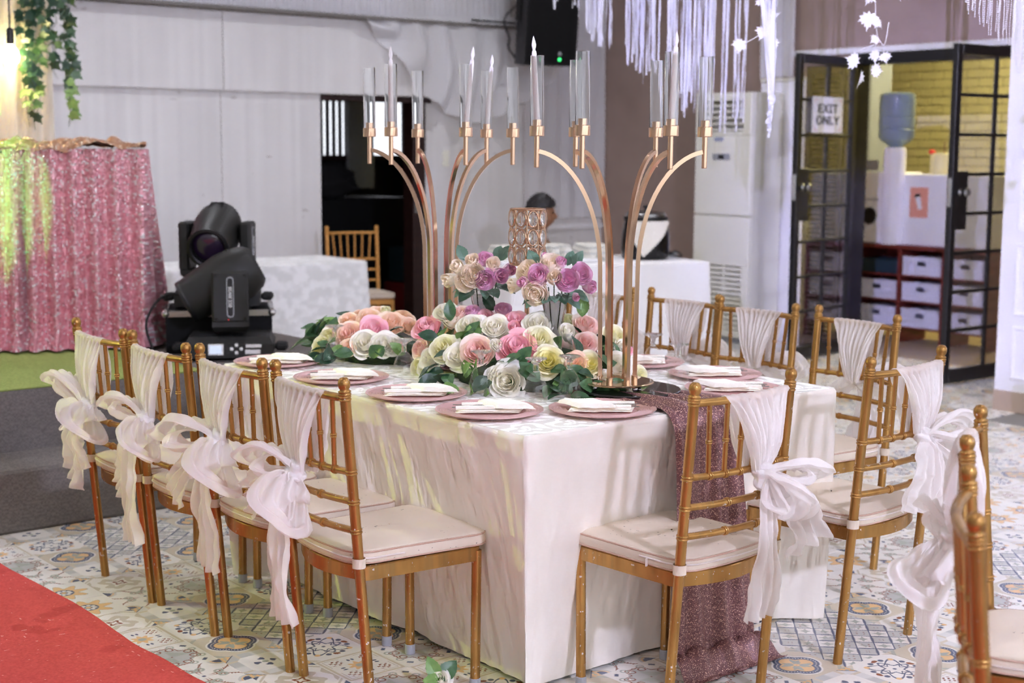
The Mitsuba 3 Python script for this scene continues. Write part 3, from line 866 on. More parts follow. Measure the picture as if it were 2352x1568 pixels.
def chair_parts(worn=0):
    out = []
    add = lambda name, mesh, bsdf, smooth=30, label=None: out.append((name, shp(mesh, bsdf, smooth), label))  # noqa: E731
    paint = 'mat_gold_paint'
    ax = np.array([0, -LEAN, 1.0]); ax /= np.linalg.norm(ax)
    for s in (-1, 1):
        x = s * HW
        post = [rod((x, 0, 0), (x, back_y(0.885), 0.885), 0.0138, 14)]
        for z in (0.871, 0.863, 0.676, 0.668, 0.597, 0.589, 0.519, 0.511):
            post.append(ring(0.0138, 0.0028, (x, back_y(z), z), 16, 6, axis=ax))
        add('rear_post', cat(*post), paint, 40)
        fin = cat(mv(lathe([(0.0138, -0.008), (0.0165, -0.005), (0.0165, -0.001), (0.0138, 0.001), (0.0165, 0.003), (0.0160, 0.006), (0.0115, 0.009), (0.0150, 0.016), (0.0165, 0.024), (0.0150, 0.033), (0.0095, 0.040), (0, 0.042)], 18), M=frame((x, back_y(0.880), 0.880), ax)))
        out.append(('rear_post%s__finial' % ('' if s < 0 else '_001'), shp(fin, paint, True), None))
    for s in (-1, 1):
        leg = tube([(s * FW, FD, 0.0), (s * (FW + 0.004), FD + 0.002, 0.40)], 0.0138, 14)
        add('front_leg', leg, paint, 40)
        out.append(('front_leg%s__foot_cap' % ('' if s < 0 else '_001'), shp(lathe([(0.0, 0.001), (0.0155, 0.001), (0.0160, 0.01), (0.0155, 0.03), (0.0142, 0.031)], 14, (s * FW, FD, 0)), 'mat_grey_plastic', 40), None))
    add('top_rail', rail(0.867, 0.0105), paint, 40)
    add('middle_rail', cat(rail(0.672), *rail_rings(0.672, (-0.13, -0.078, -0.026, 0.026, 0.078, 0.13))), paint, 40)
    add('lower_rail', cat(rail(0.593), *rail_rings(0.593, (-0.06, 0.06))), paint, 40)
    add('lower_rail', cat(rail(0.515), *rail_rings(0.515, (-0.06, 0.06))), paint, 40)
    for i in range(6):
        xt, xb = -0.145 + 0.058 * i, -0.13 + 0.052 * i
        a, b = np.array([xt, back_y(0.867) + bow(xt), 0.867]), np.array([xb, back_y(0.672) + bow(xb), 0.672])
        m = a * 0.45 + b * 0.55
        add('spindle', cat(rod(a, b, 0.0068, 8), ring(0.0068, 0.0026, m, 12, 6, axis=a - b), ring(0.0068, 0.0026, m + (a - b) * 0.03, 12, 6, axis=a - b)), paint, 40)
    # apron: bent band round the seat, bulging at the rear
    def outline(o):
        xb = np.linspace(-HW + 0.012, HW - 0.012, 13)
        back = np.stack([xb, -0.004 - (0.052 + o) * np.cos(xb / HW * PI / 2) - 0.0], 1)
        fr = np.array([[FW + 0.016 + o, FD - 0.01], [FW + 0.004, FD + 0.016 + o], [-FW - 0.004, FD + 0.016 + o], [-FW - 0.016 - o, FD - 0.01]])
        return np.vstack([back, fr])
    o1 = resample(outline(0.0), 80)
    prof = [(1.0, 0.372), (1.0, 0.409), (0.985, 0.412), (0.93, 0.412)]
    cen = np.array([0, 0.16])
    P = np.array([[[*(cen + (q - cen) * k), z] for q in o1] for k, z in prof])
    low = np.array([[[*(cen + (q - cen) * k), z] for q in o1] for k, z in ((0.93, 0.372), (1.0, 0.372))])
    top = np.array([[[*(cen + (q - cen) * k), z] for q in o1] for k, z in ((0.93, 0.4118), (0.02, 0.4118))])
    add('seat_apron', cat(grid(P, True), grid(low, True), grid(top, True)), paint, 35)
    # cushion
    def cush(o):
        return np.vstack([rrect(-0.185 - o, 0.185 + o, -0.035 - o, FD + 0.045 + o, 0.055, 7)])
    c0 = resample(cush(0.0), 96)
    taper = lambda q: np.stack([q[:, 0] * (1.04 + 0.16 * (q[:, 1] - 0.2)), q[:, 1] - 0.02 * np.cos(q[:, 0] / 0.2 * PI / 2) * (q[:, 1] < 0.05)], 1)  # noqa: E731
    cen = np.array([0, 0.17])
    rows = [(0.93, 0.4145), (0.985, 0.4165), (1.0, 0.423), (1.0, 0.433), (1.0, 0.443), (0.985, 0.450), (0.93, 0.4535), (0.80, 0.4565), (0.55, 0.4585), (0.2, 0.4595), (0.01, 0.4595)]
    c1 = taper(c0)
    P = np.array([[[*(cen + (q - cen) * k), z + 0.002 * math.sin(7 * q[0] + 5 * q[1])] for q in c1] for k, z in rows])
    add('cushion', grid(P, True), 'mat_vinyl', True, 'beige vinyl seat cushion')
    pip = lambda z, r=0.0026, k=0.992: tube(np.vstack([np.column_stack([cen + (c1 - cen) * k, c1[:, 0] * 0 + z + 0.002 * np.sin(7 * c1[:, 0] + 5 * c1[:, 1])])] * 1 + [np.column_stack([cen + (c1[:1] - cen) * k, [z + 0.002 * math.sin(7 * c1[0, 0] + 5 * c1[0, 1])]])]), r, 6, False)  # noqa: E731
    out.append(('cushion__piping', shp(cat(pip(0.4480), pip(0.4185)), 'mat_vinyl_seam', True), None))
    rear = [q for q in c1 if q[1] < 0.12]
    rear.sort(key=lambda q: math.atan2(q[0], 0.25 - q[1]))
    rear = np.array(rear)
    out.append(('cushion__zipper', shp(cat(tube(np.column_stack([cen + (rear - cen) * 1.003, rear[:, 0] * 0 + 0.434]), 0.0028, 5),
                                           mv(cbox(-0.004, 0.004, -0.002, 0.002, -0.022, 0.0, 0.001), (rear[2, 0] - 0.006, rear[2, 1], 0.434))), 'mat_zip', True), None))
    for s in (-1, 1):
        st = []
        a = np.linspace(0, 2 * PI, 20)
        y = back_y(0.43)
        lo = np.stack([s * HW + 0.0175 * np.cos(a), y + 0.0175 * np.sin(a), a * 0 + 0.416], 1)
        add('cushion_strap', grid(np.stack([lo, lo + np.array([0, 0, 0.026])], 0)), 'mat_vinyl', 30)
    return out


CHAIR = chair_parts()
CHAIR_FAR = [(n, {**d, 'bsdf': {'type': 'ref', 'id': 'mat_back_chair'}} if 'gold' in d['bsdf']['id'] else d, l) for n, d, l in CHAIR]


def chair(t, deg, label, group=None, parts=None):
    k = thing('ballroom_chair', label, 'chair', group)
    M = mat((t[0], t[1], 0), math.radians(deg))
    for name, d, lab in (parts or CHAIR):
        part(k, name, d, M=M, label=lab)
    return k, M


# ---- organza sashes
def cloth_strip(path, width, normal, n=40, m=26, pleats=5, amp=0.006, seed=0, wob=0.01, spread=None):
    """sheet along a path: width(t) across, pleated along `normal`"""
    p = spline(path, n)
    t = np.gradient(p, axis=0); t /= np.linalg.norm(t, axis=1, keepdims=True)
    nn = np.asarray(normal, float)
    nn = np.broadcast_to(nn, p.shape).copy()
    side = np.cross(t, nn); side /= np.linalg.norm(side, axis=1, keepdims=True) + 1e-9
    nn = np.cross(side, t)
    s = np.linspace(-0.5, 0.5, m)
    u = np.linspace(0, 1, n)
    w = np.array([width(x) for x in u])
    ph = 2 * PI * pleats * (s[None] + 0.05 * nz(u[:, None] * 3, s[None] * 2, seed=seed))
    a = amp if np.isscalar(amp) else np.array([amp(x) for x in u])[:, None]
    h = a * np.sin(ph + seed) + wob * nz(u[:, None] * 4, s[None] * 3, seed=seed + 1) + 0.35 * wob * nz(u[:, None] * 14, s[None] * 12, seed=seed + 5)
    edge = 1 + 0.10 * nz(u * 9, seed=seed + 2)
    P = p[:, None] + side[:, None] * (s[None] * w[:, None] * edge[:, None])[..., None] + nn[:, None] * h[..., None]
    return grid(P)


def sash_parts(seed, x0=-0.165, x1=0.105, knot=(-0.02, 0.655), loops=((-0.11, 0.05, 0.10), (0.10, -0.02, 0.10)), tails=((-0.09, 0.33, 0.16), (0.05, 0.26, 0.10)), flare=0.03):
    """a length of organza gathered over the top rail, knotted behind the back, with two bow loops and two tails.
    loops: (dx, dz, size); tails: (dx at the end, drop, width at the end)"""
    rs = np.random.RandomState(seed)
    out = []
    kx, kz = knot
    zr = 0.867
    m, n = 64, 40
    s = np.linspace(0, 1, m)
    xt = x0 + (x1 - x0) * s
    yr = back_y(zr) + bow(xt)
    rows = []
    # front side (towards the table) up, over the rail, down the rear side to the knot
    a = np.linspace(-1, 1, n)
    for q in a:
        e = abs(q)
        d = max(0.0, e - 0.10) / 0.90                # distance run down from the rail
        close = d ** 0.75
        xx = xt * (1 - close) + (kx + (s - 0.5) * 0.055 + (0 if q > 0 else 0.0)) * close
        z = zr + 0.0125 * math.cos(min(1, e / 0.10) * PI / 2) - (zr - kz) * d
        sgn = 1.0 if q > 0 else -1.0
        yb = yr * (1 - d) + (back_y(kz) + bow(kx)) * d
        off = (0.0135 * math.sin(min(1, e / 0.10) * PI / 2) + 0.006 * d + 0.010 * math.sin(PI * d)) * (-sgn)
        ple = (0.0035 + 0.010 * math.sin(PI * min(1, d * 1.05)) + 0.004 * d) * np.sin(2 * PI * 9 * s + 2.5 * nz(s * 5, q * 2, seed=seed) + seed)
        ple = ple + 0.006 * nz(s * 22, q * 3, seed=seed + 9) * min(1, 0.3 + d)
        ple = np.where(e < 0.12, np.abs(ple) * 0.6, ple)
        rows.append(np.stack([xx + 0.002 * nz(s * 30, q * 8, seed=seed + 3), yb + off - sgn * np.maximum(ple, -0.011), z + 0.0012 * np.sin(2 * PI * 9 * s) * (e < 0.1) + 0 * s], 1))
    out.append(('drape', grid(np.array(rows)), 'mat_organza'))
    ky = back_y(kz) + bow(kx) - 0.028
    K = np.array([kx, ky, kz])
    # knot: a wrapped band
    kv, kf = ball(1.0, n=3)
    r = 1 + 0.16 * np.sin(7 * kv[:, 2] + 3 * kv[:, 0] + seed) + 0.14 * nz(kv[:, 0] * 3, kv[:, 1] * 3, kv[:, 2] * 3, seed=seed)
    out.append(('knot', (kv * r[:, None] * np.array([0.031, 0.026, 0.036]) + K, kf), 'mat_organza_knot'))
    for i, (dx, dz, sz) in enumerate(loops):
        sg = 1 if dx > 0 else -1
        y = -0.015 - 0.01 * i
        pts = [K, K + [dx * 0.35, y, dz * 0.5 + sz * 0.22], K + [dx * 0.85, y * 2.2, dz + sz * 0.26], K + [dx * 1.15, y * 2.6, dz - sz * 0.02],
               K + [dx * 0.95, y * 2.0, dz - sz * 0.36], K + [dx * 0.45, y * 1.2, dz * 0.5 - sz * 0.26], K + [0, -0.01, -0.005]]
        wd = lambda t, sz=sz: 0.035 + sz * 1.05 * math.sin(PI * t) ** 0.8  # noqa: E731
        out.append(('bow_loop', cloth_strip(pts, wd, (0.35 * sg, 0.2, 1.0), 46, 30, 4, lambda t: 0.004 + 0.010 * math.sin(PI * t), seed * 7 + i, 0.010), 'mat_organza'))
    for i, (dx, drop, wd) in enumerate(tails):
        y = -0.030 - 0.015 * i
        pts = [K + [0, -0.012, 0], K + [dx * 0.30, y * 0.9, -drop * 0.16], K + [dx * 0.62, y * 1.3, -drop * 0.45], K + [dx * 0.85 + 0.012 * rs.randn(), y * 1.2, -drop * 0.75], K + [dx, y * 1.0, -drop]]
        f = lambda t, wd=wd: 0.028 + (wd - 0.028) * t ** 0.8  # noqa: E731
        v, fc = cloth_strip(pts, f, (0.12, 1.0, 0.0), 54, 34, 3.2, lambda t: 0.005 + 0.012 * t, seed * 13 + i, 0.016)
        out.append(('tail', (v, fc), 'mat_organza'))
    return out


def sash(M, label, parts, group=None):
    k = thing('chair_sash', label, 'sash', group)
    for name, mesh, b in parts:
        part(k, name, mesh, b, True, M)
    return k


GL, GN, GF = 'chairs along the stage side of the table', 'chairs at the near end of the table', 'chairs along the far side of the table'
left = [('L4', (-0.317, 1.728), -90.8, 'gold ballroom chair nearest the stage steps, farthest of the row along the table'),
        ('L3', (-0.313, 1.301), -91.2, 'gold ballroom chair second from the stage steps in the row along the table'),
        ('L2', (-0.293, 0.885), -91.2, 'gold ballroom chair third from the stage steps in the row along the table'),
        ('L1', (-0.295, 0.451), -93.6, 'scratched gold ballroom chair nearest the table corner in the row by the red carpet')]
lsash = [dict(seed=11, x0=-0.172, x1=0.085, knot=(-0.028, 0.640), loops=((-0.135, 0.075, 0.085), (0.075, -0.035, 0.125)), tails=((-0.075, 0.245, 0.17), (0.045, 0.20, 0.06))),
         dict(seed=12, x0=-0.168, x1=0.115, knot=(-0.03, 0.660), loops=((-0.12, 0.035, 0.08), (0.085, -0.055, 0.10)), tails=((-0.13, 0.24, 0.13), (0.0, 0.385, 0.15))),
         dict(seed=13, x0=-0.165, x1=0.120, knot=(-0.02, 0.655), loops=((-0.165, 0.010, 0.13), (0.085, -0.055, 0.13)), tails=((-0.215, 0.20, 0.13), (0.02, 0.36, 0.15))),
         dict(seed=14, x0=-0.160, x1=0.125, knot=(-0.015, 0.640), loops=((-0.12, 0.03, 0.11), (0.03, -0.075, 0.13)), tails=((-0.26, 0.12, 0.13), (0.01, 0.40, 0.14)))]
slab = ['cream organza sash on the chair nearest the stage steps', 'cream organza sash with a long frayed tail on the second chair from the stage steps',
        'cream organza sash with a wide bow on the third chair from the stage steps', 'cream organza sash whose tail sticks out sideways, on the scratched chair nearest the table corner']
for (n_, t, a, lab), sp, sl_ in zip(left, lsash, slab):
    key, M = chair(t, a, lab, GL)
    sash(M, sl_, sash_parts(**sp), 'sashes on the stage side chairs')
key, M = chair((0.461, -0.258), 1.6, 'gold ballroom chair at the near end in front of the brown glitter runner', GN)
sash(M, 'white organza sash on the chair in front of the glitter runner',
     sash_parts(21, -0.100, 0.165, (0.045, 0.655), ((0.135, 0.0, 0.085), (0.03, -0.06, 0.11)), ((-0.035, 0.375, 0.12), (0.15, 0.21, 0.17))), 'sashes on the near end chairs')
key, M = chair((1.187, -0.239), 4.1, 'gold ballroom chair at the right table corner, its back turned to the open floor', GN)
sash(M, 'white organza sash with a flaring bow on the chair at the right table corner',
     sash_parts(22, -0.095, 0.178, (0.055, 0.660), ((0.13, 0.03, 0.10), (0.10, -0.05, 0.13)), ((-0.06, 0.21, 0.19), (0.02, 0.25, 0.07))), 'sashes on the near end chairs')
far = [((1.835, 1.765), 92, 'gold ballroom chair half hidden behind the front candelabra', 31, 'sheer sash on the chair half hidden behind the candelabra'),
       ((1.910, 1.345), 90, 'gold ballroom chair behind the two upturned goblets', 32, 'sheer sash on the chair behind the two upturned goblets'),
       ((1.887, 0.930), 90, 'gold ballroom chair in front of the air conditioner vent', 33, 'sheer sash on the chair in front of the air conditioner vent'),
       ((1.903, 0.472), 84.3, 'gold ballroom chair at the far table corner in front of the glass doors', 34, 'sheer sash on the chair in front of the glass doors')]
for t, a, lab, sd, sl_ in far:
    key, M = chair(t, a, lab, GF)
    sash(M, sl_, sash_parts(sd, -0.115, 0.115, (0.0, 0.655), ((-0.12, 0.02, 0.10), (0.11, 0.0, 0.10)), ((-0.05, 0.30, 0.13), (0.06, 0.27, 0.12))), 'sashes on the far side chairs')
key, M = chair((0.426, -1.124), 208.9, 'gold ballroom chair seen from the side at the right edge, turned away from the table')
sash(M, 'cream organza sash with a long hanging bow on the chair seen from the side',
     sash_parts(41, -0.12, 0.15, (0.02, 0.655), ((-0.05, 0.05, 0.06), (0.05, -0.08, 0.08)), ((0.05, 0.40, 0.10), (-0.07, 0.30, 0.10))))
key, M = chair((-0.135, -1.485), 215.0, 'gold ballroom chair of which only a finial and post show at the right edge')
key, M = chair((3.58, 6.235), 163.3, 'plain gold ballroom chair without sash standing in the dark doorway', parts=CHAIR_FAR)


# ------------------------------------------------------------------ the laid table
TW, TL, TZ = 1.29, 1.64, 0.760


def tablecloth():
    k = thing('tablecloth', 'white satin tablecloth hanging to the floor over the laid banquet table', 'tablecloth')
    xs, ys = np.linspace(0.012, TW - 0.012, 40), np.linspace(0.012, TL - 0.012, 50)
    X, Y = np.meshgrid(xs, ys, indexing='ij')
    Z = TZ + 0.0006 * nz(X * 6, Y * 6, seed=3)
    part(k, 'top_panel', grid(np.stack([X, Y, Z], -1)), 'mat_damask', True, label='damask woven top panel')
    o = resample(rrect(0.012, TW - 0.012, 0.012, TL - 0.012, 0.004, 3), 620)
    d = np.roll(o, -1, 0) - np.roll(o, 1, 0)
    nrm = np.stack([d[:, 1], -d[:, 0]], 1); nrm /= np.linalg.norm(nrm, axis=1, keepdims=True)
    # smoothed outward direction so that the corners flare
    for _ in range(25): nrm = 0.5 * nrm + 0.25 * (np.roll(nrm, 1, 0) + np.roll(nrm, -1, 0))
    s = np.arange(620) / 620.0
    per = np.linalg.norm(d, axis=1).sum() / 2
    L = s * per
    corner = np.minimum.reduce([np.linalg.norm(o - c, axis=1) for c in np.array([[0, 0], [TW, 0], [TW, TL], [0, TL]])])
    rows = []
    for z in np.r_[TZ, TZ - 0.003, TZ - 0.010, np.linspace(TZ - 0.02, 0.03, 60), 0.008]:
        h = (TZ - z) / TZ
        rnd = min(1.0, (TZ - z) / 0.012)
        out = 0.012 * math.sin(rnd * PI / 2)
        inward = -0.125 * h ** 0.8 * (1 - np.exp(-(corner / 0.13) ** 2)) - 0.030 * h
        fold = (0.003 + 0.022 * h) * nz(L * 3.6, h * 0.7, seed=7) * min(1, 8 * h) + 0.016 * min(1, 2 * h) * nz(L * 9, h * 1.2, seed=8) + 0.006 * min(1, 3 * h) * nz(L * 26, h * 2.5, seed=9) + 0.0016 * min(1, 6 * h) * nz(L * 90, h * 14, seed=10)
        hem = 0.006 * nz(L * 5, seed=12) if z < 0.05 else 0.0
        rows.append(np.column_stack([o + nrm * (out + inward + fold)[:, None], np.full(620, z) + hem + (0.004 if z < 0.05 else 0)]))
    part(k, 'skirt', grid(np.array(rows), True, flip=True), 'mat_satin', True)


tablecloth()


def runner():
    """gathered glitter cloth along the middle, over the near edge and down to the floor"""
    m = 60
    s = np.linspace(-0.5, 0.5, m)
    pts, wid, amp, xc = [], [], [], []
    for y in np.linspace(1.60, 0.035, 46):
        q = (1.6 - y) / 1.57
        pts.append((y, TZ + 0.006)); xc.append(0.62 + 0.035 * q + 0.012 * math.sin(5 * y)); wid.append(0.30 - 0.05 * q); amp.append(0.006 + 0.016 * max(0, q - 0.72) / 0.28)
    for a in np.linspace(0, PI / 2, 8)[1:]:
        pts.append((0.035 - 0.055 * math.sin(a), TZ + 0.006 - 0.05 * (1 - math.cos(a)))); xc.append(0.655); wid.append(0.25); amp.append(0.018)
    for z in np.linspace(0.69, 0.055, 30):
        h = (0.70 - z) / 0.70
        pts.append((-0.020 - 0.012 * h, z)); xc.append(0.655 + 0.050 * h); wid.append(0.25 + 0.10 * h); amp.append(0.018 + 0.006 * h)
    for a in np.linspace(0, 1, 12)[1:]:
        pts.append((-0.034 - 0.10 * a, 0.052 - 0.040 * a + 0.018 * math.sin(PI * a * 2))); xc.append(0.700); wid.append(0.37 + 0.05 * a); amp.append(0.022 * (1 - a) + 0.004)
    for a in np.linspace(0, 1, 8)[1:]:
        pts.append((-0.134 + 0.05 * a, 0.010 - 0.004 * a)); xc.append(0.705); wid.append(0.42 - 0.06 * a); amp.append(0.003)
    pts, xc, wid, amp = map(np.array, (pts, xc, wid, amp))
    t = np.gradient(pts, axis=0); t /= np.linalg.norm(t, axis=1, keepdims=True) + 1e-9
    nrm = np.stack([t[:, 1], -t[:, 0]], 1)
    q = np.linspace(0, 6, len(pts))
    ple = np.sin(2 * PI * (3.4 * s[None] + 0.18 * nz(q[:, None] * 0.8, s[None] * 2, seed=2)) + 0.9) * 0.7 + 0.5 * nz(s[None] * 9, q[:, None] * 0.8, seed=4)
    ple = np.abs(ple + 0.2) * 1.2
    P = np.zeros((len(pts), m, 3))
    P[:, :, 0] = xc[:, None] + s[None] * wid[:, None] + 0.008 * nz(q[:, None] * 1.4, s[None] * 3, seed=6)
    hgt = amp[:, None] * ple
    P[:, :, 1] = pts[:, 0:1] - nrm[:, 0:1] * hgt * -1
    P[:, :, 2] = np.maximum(pts[:, 1:2] - nrm[:, 1:2] * hgt * -1, 0.006)
    return P


_R = runner()
_R[:, :, 1] = np.where(_R[:, :, 2] < 0.7, -np.abs(_R[:, :, 1]) - 0.004, _R[:, :, 1])
solo('table_runner', grid(_R), 'mat_glitter', 'brown glitter runner over the near end of the table down to the floor', 'table runner', True)

# ---- charger plates, napkins, cutlery
_a = np.arange(96) * 2 * PI / 96


def charger_mesh():
    prof = [(0.0, 0.004), (0.085, 0.004), (0.098, 0.0045)]
    for i in range(9):
        r = 0.101 + i * 0.0052
        prof += [(r, 0.0075 + 0.0004 * i), (r + 0.0026, 0.0100 + 0.0004 * i)]
    prof += [(0.1485, 0.0135), (0.1515, 0.0145), (0.1515, 0.0125), (0.140, 0.008), (0.10, 0.0015), (0.09, 0.0), (0.0, 0.0)]
    P = []
    for r, z in prof:
        wave = 1 + (0.012 * np.abs(np.sin(_a * 9)) if r > 0.145 else 0) + (0.004 * np.sin(_a * 48) if 0.1 < r < 0.147 else 0)
        P.append(np.stack([r * wave * np.cos(_a), r * wave * np.sin(_a), np.full(96, z)], 1))
    return grid(np.array(P)[::-1], True, flip=False)


CHARGER = shp(charger_mesh(), 'mat_charger', 40)


def napkin_parts():
    """folded linen pocket; x runs from the folded end to the open cutlery end"""
    def sheet(x0, x1, y0, y1, z, th, sk=0.0, seed=0):
        n, m = 22, 14
        u, v = np.meshgrid(np.linspace(0, 1, n), np.linspace(0, 1, m), indexing='ij')
        X = x0 + (x1 - x0) * u + sk * (v - 0.5); Y = y0 + (y1 - y0) * v
        up = z + th * np.minimum(1, 7 * np.minimum(np.minimum(u, 1 - u), np.minimum(v, 1 - v))) ** 0.5 + 0.0015 * nz(X * 40, Y * 40, seed=seed)
        return cat(grid(np.stack([X, Y, up], -1)), grid(np.stack([X, Y, 0 * up + z], -1), flip=True))
    base = cat(sheet(-0.092, 0.088, -0.046, 0.046, 0.000, 0.004, 0.02, 1), sheet(-0.090, 0.080, -0.042, 0.044, 0.0042, 0.0045, 0.015, 2))
    flap = sheet(-0.100, 0.010, -0.052, 0.046, 0.0120, 0.0135, -0.060, 3)
    # rolled edges of the pocket mouth
    def roll(y0, y1, x0, x1, r):
        p = np.linspace([x0, y0, 0.0125], [x1, y1, 0.0105], 10)
        a = np.linspace(-0.3, 2 * PI * 0.82, 14)
        P = np.stack([np.stack([p[:, 0], p[:, 1] + r * 1.5 * math.cos(q), p[:, 2] + r * math.sin(q)], 1) for q in a], 1)
        return grid(P)
    rolls = cat(roll(0.026, 0.030, -0.05, 0.094, 0.0065), roll(-0.030, -0.026, -0.05, 0.078, 0.0065))
    return base, flap, rolls


_nb, _nf, _nr = napkin_parts()
NAPKIN = [('lower_fold', shp(_nb, 'mat_napkin', 40)), ('top_flap', shp(_nf, 'mat_napkin', 40)), ('rolled_edge', shp(_nr, 'mat_napkin', True))]


def fork_mesh(kind):
    hd = [(0.0, 0.004), (0.03, 0.0042), (0.06, 0.0030), (0.11, 0.0022)]
    P = []
    for x, w in hd:
        P.append([(0.105 - x, -w, 0.0), (0.105 - x, -w * 0.6, 0.0014), (0.105 - x, w * 0.6, 0.0014), (0.105 - x, w, 0.0)])
    m = [grid(np.array(P)), grid(np.array([[p[0], p[3]] for p in P]), flip=True)]
    if kind == 'fork':
        m.append(cbox(-0.035, -0.004, -0.010, 0.010, 0, 0.0014, 0.0004))
        m += [cbox(-0.07, -0.035, y - 0.0014, y + 0.0014, 0, 0.0014, 0.0003) for y in (-0.0085, -0.0028, 0.0028, 0.0085)]
    elif kind == 'knife':
        m.append(extrude([(-0.09, 0.002), (-0.085, -0.007), (-0.004, -0.008), (-0.004, 0.004)], 0.0012))
    else:
        m.append(ball(1, (-0.03, 0, 0.001), 2, (0.028, 0.017, 0.003)))
    return cat(*m)


CUT = {k: shp(fork_mesh(k), 'mat_steel', 40) for k in ('fork', 'knife', 'spoon')}


def place_setting(x, y, ang, where):
    a = math.radians(ang)
    z = TZ + 0.0012
    solo('charger_plate', CHARGER, None, f'pink beaded charger plate {where}', 'plate', M=mat((x, y, z)), group='charger plates on the table')
    k = thing('napkin', f'cream folded napkin on the charger plate {where}', 'napkin', 'napkins on the charger plates')
    M = mat((x, y, z + 0.0095), a)
    for n, d in NAPKIN: part(k, n, d, M=M)
    for kind, dy, dx, da in (('fork', 0.012, 0.004, 0.06), ('knife', -0.003, -0.006, 0.0), ('spoon', -0.016, 0.002, -0.08)):
        solo(kind, CUT[kind], None, f'silver {kind} in the napkin on the plate {where}', kind, M=M @ mat((dx - 0.004, dy, 0.0105), da), group='cutlery in the napkins')


place_setting(0.142, 0.677, 142, 'second from the near corner, stage side')
place_setting(0.138, 0.322, 142, 'first from the near corner, stage side')
place_setting(0.403, 0.141, -38, 'left of the glitter runner, near end')
place_setting(0.132, 1.075, 140, 'third from the near corner, stage side')
place_setting(0.150, 1.497, 140, 'farthest along the stage side')
place_setting(1.140, 0.392, -30, 'first on the far side')
place_setting(0.965, 0.150, -38, 'right of the glitter runner, near end')
place_setting(1.135, 0.735, -30, 'second on the far side')


# upturned: mouth on the table, foot on top; the blown bowl is a single thin wall, stem and foot are solid
GOB = [('bowl', shp(lathe([(0.0325, 0.0), (0.0345, 0.02), (0.0348, 0.035), (0.0325, 0.056), (0.0255, 0.076), (0.0150, 0.090), (0.0083, 0.0962)], 40), 'mat_pane', True)),
       ('rim', shp(ring(0.0325, 0.0009, (0, 0, 0.001), 40, 6), 'mat_glass', True)),
       ('stem', shp(lathe([(0, 0.0935), (0.0080, 0.0950), (0.0084, 0.0966), (0.0078, 0.101), (0.0090, 0.108), (0.0078, 0.114), (0.0095, 0.121), (0.0200, 0.1285), (0.0318, 0.1330), (0.0325, 0.1350), (0.0300, 0.1362), (0.012, 0.1368), (0.0, 0.1370)], 40), 'mat_glass', 50))]
for x, y, w in ((0.306, 0.573, 'behind the second plate from the near corner'), (0.339, 0.357, 'left one of the close pair before the roses'), (0.451, 0.336, 'right one of the close pair before the roses'),
                (0.276, 0.931, 'behind the third plate along the stage side'), (0.295, 1.369, 'at the far left by the peach roses'), (0.896, 0.324, 'right of the black mirror tray'), (1.004, 0.544, 'farther one right of the candelabra')):
    k = thing('goblet', f'clear glass goblet standing upside down {w}', 'glass', 'upturned goblets on the table')
    for n_, d_ in GOB: part(k, n_, d_, M=mat((x, y, TZ + 0.0015)))


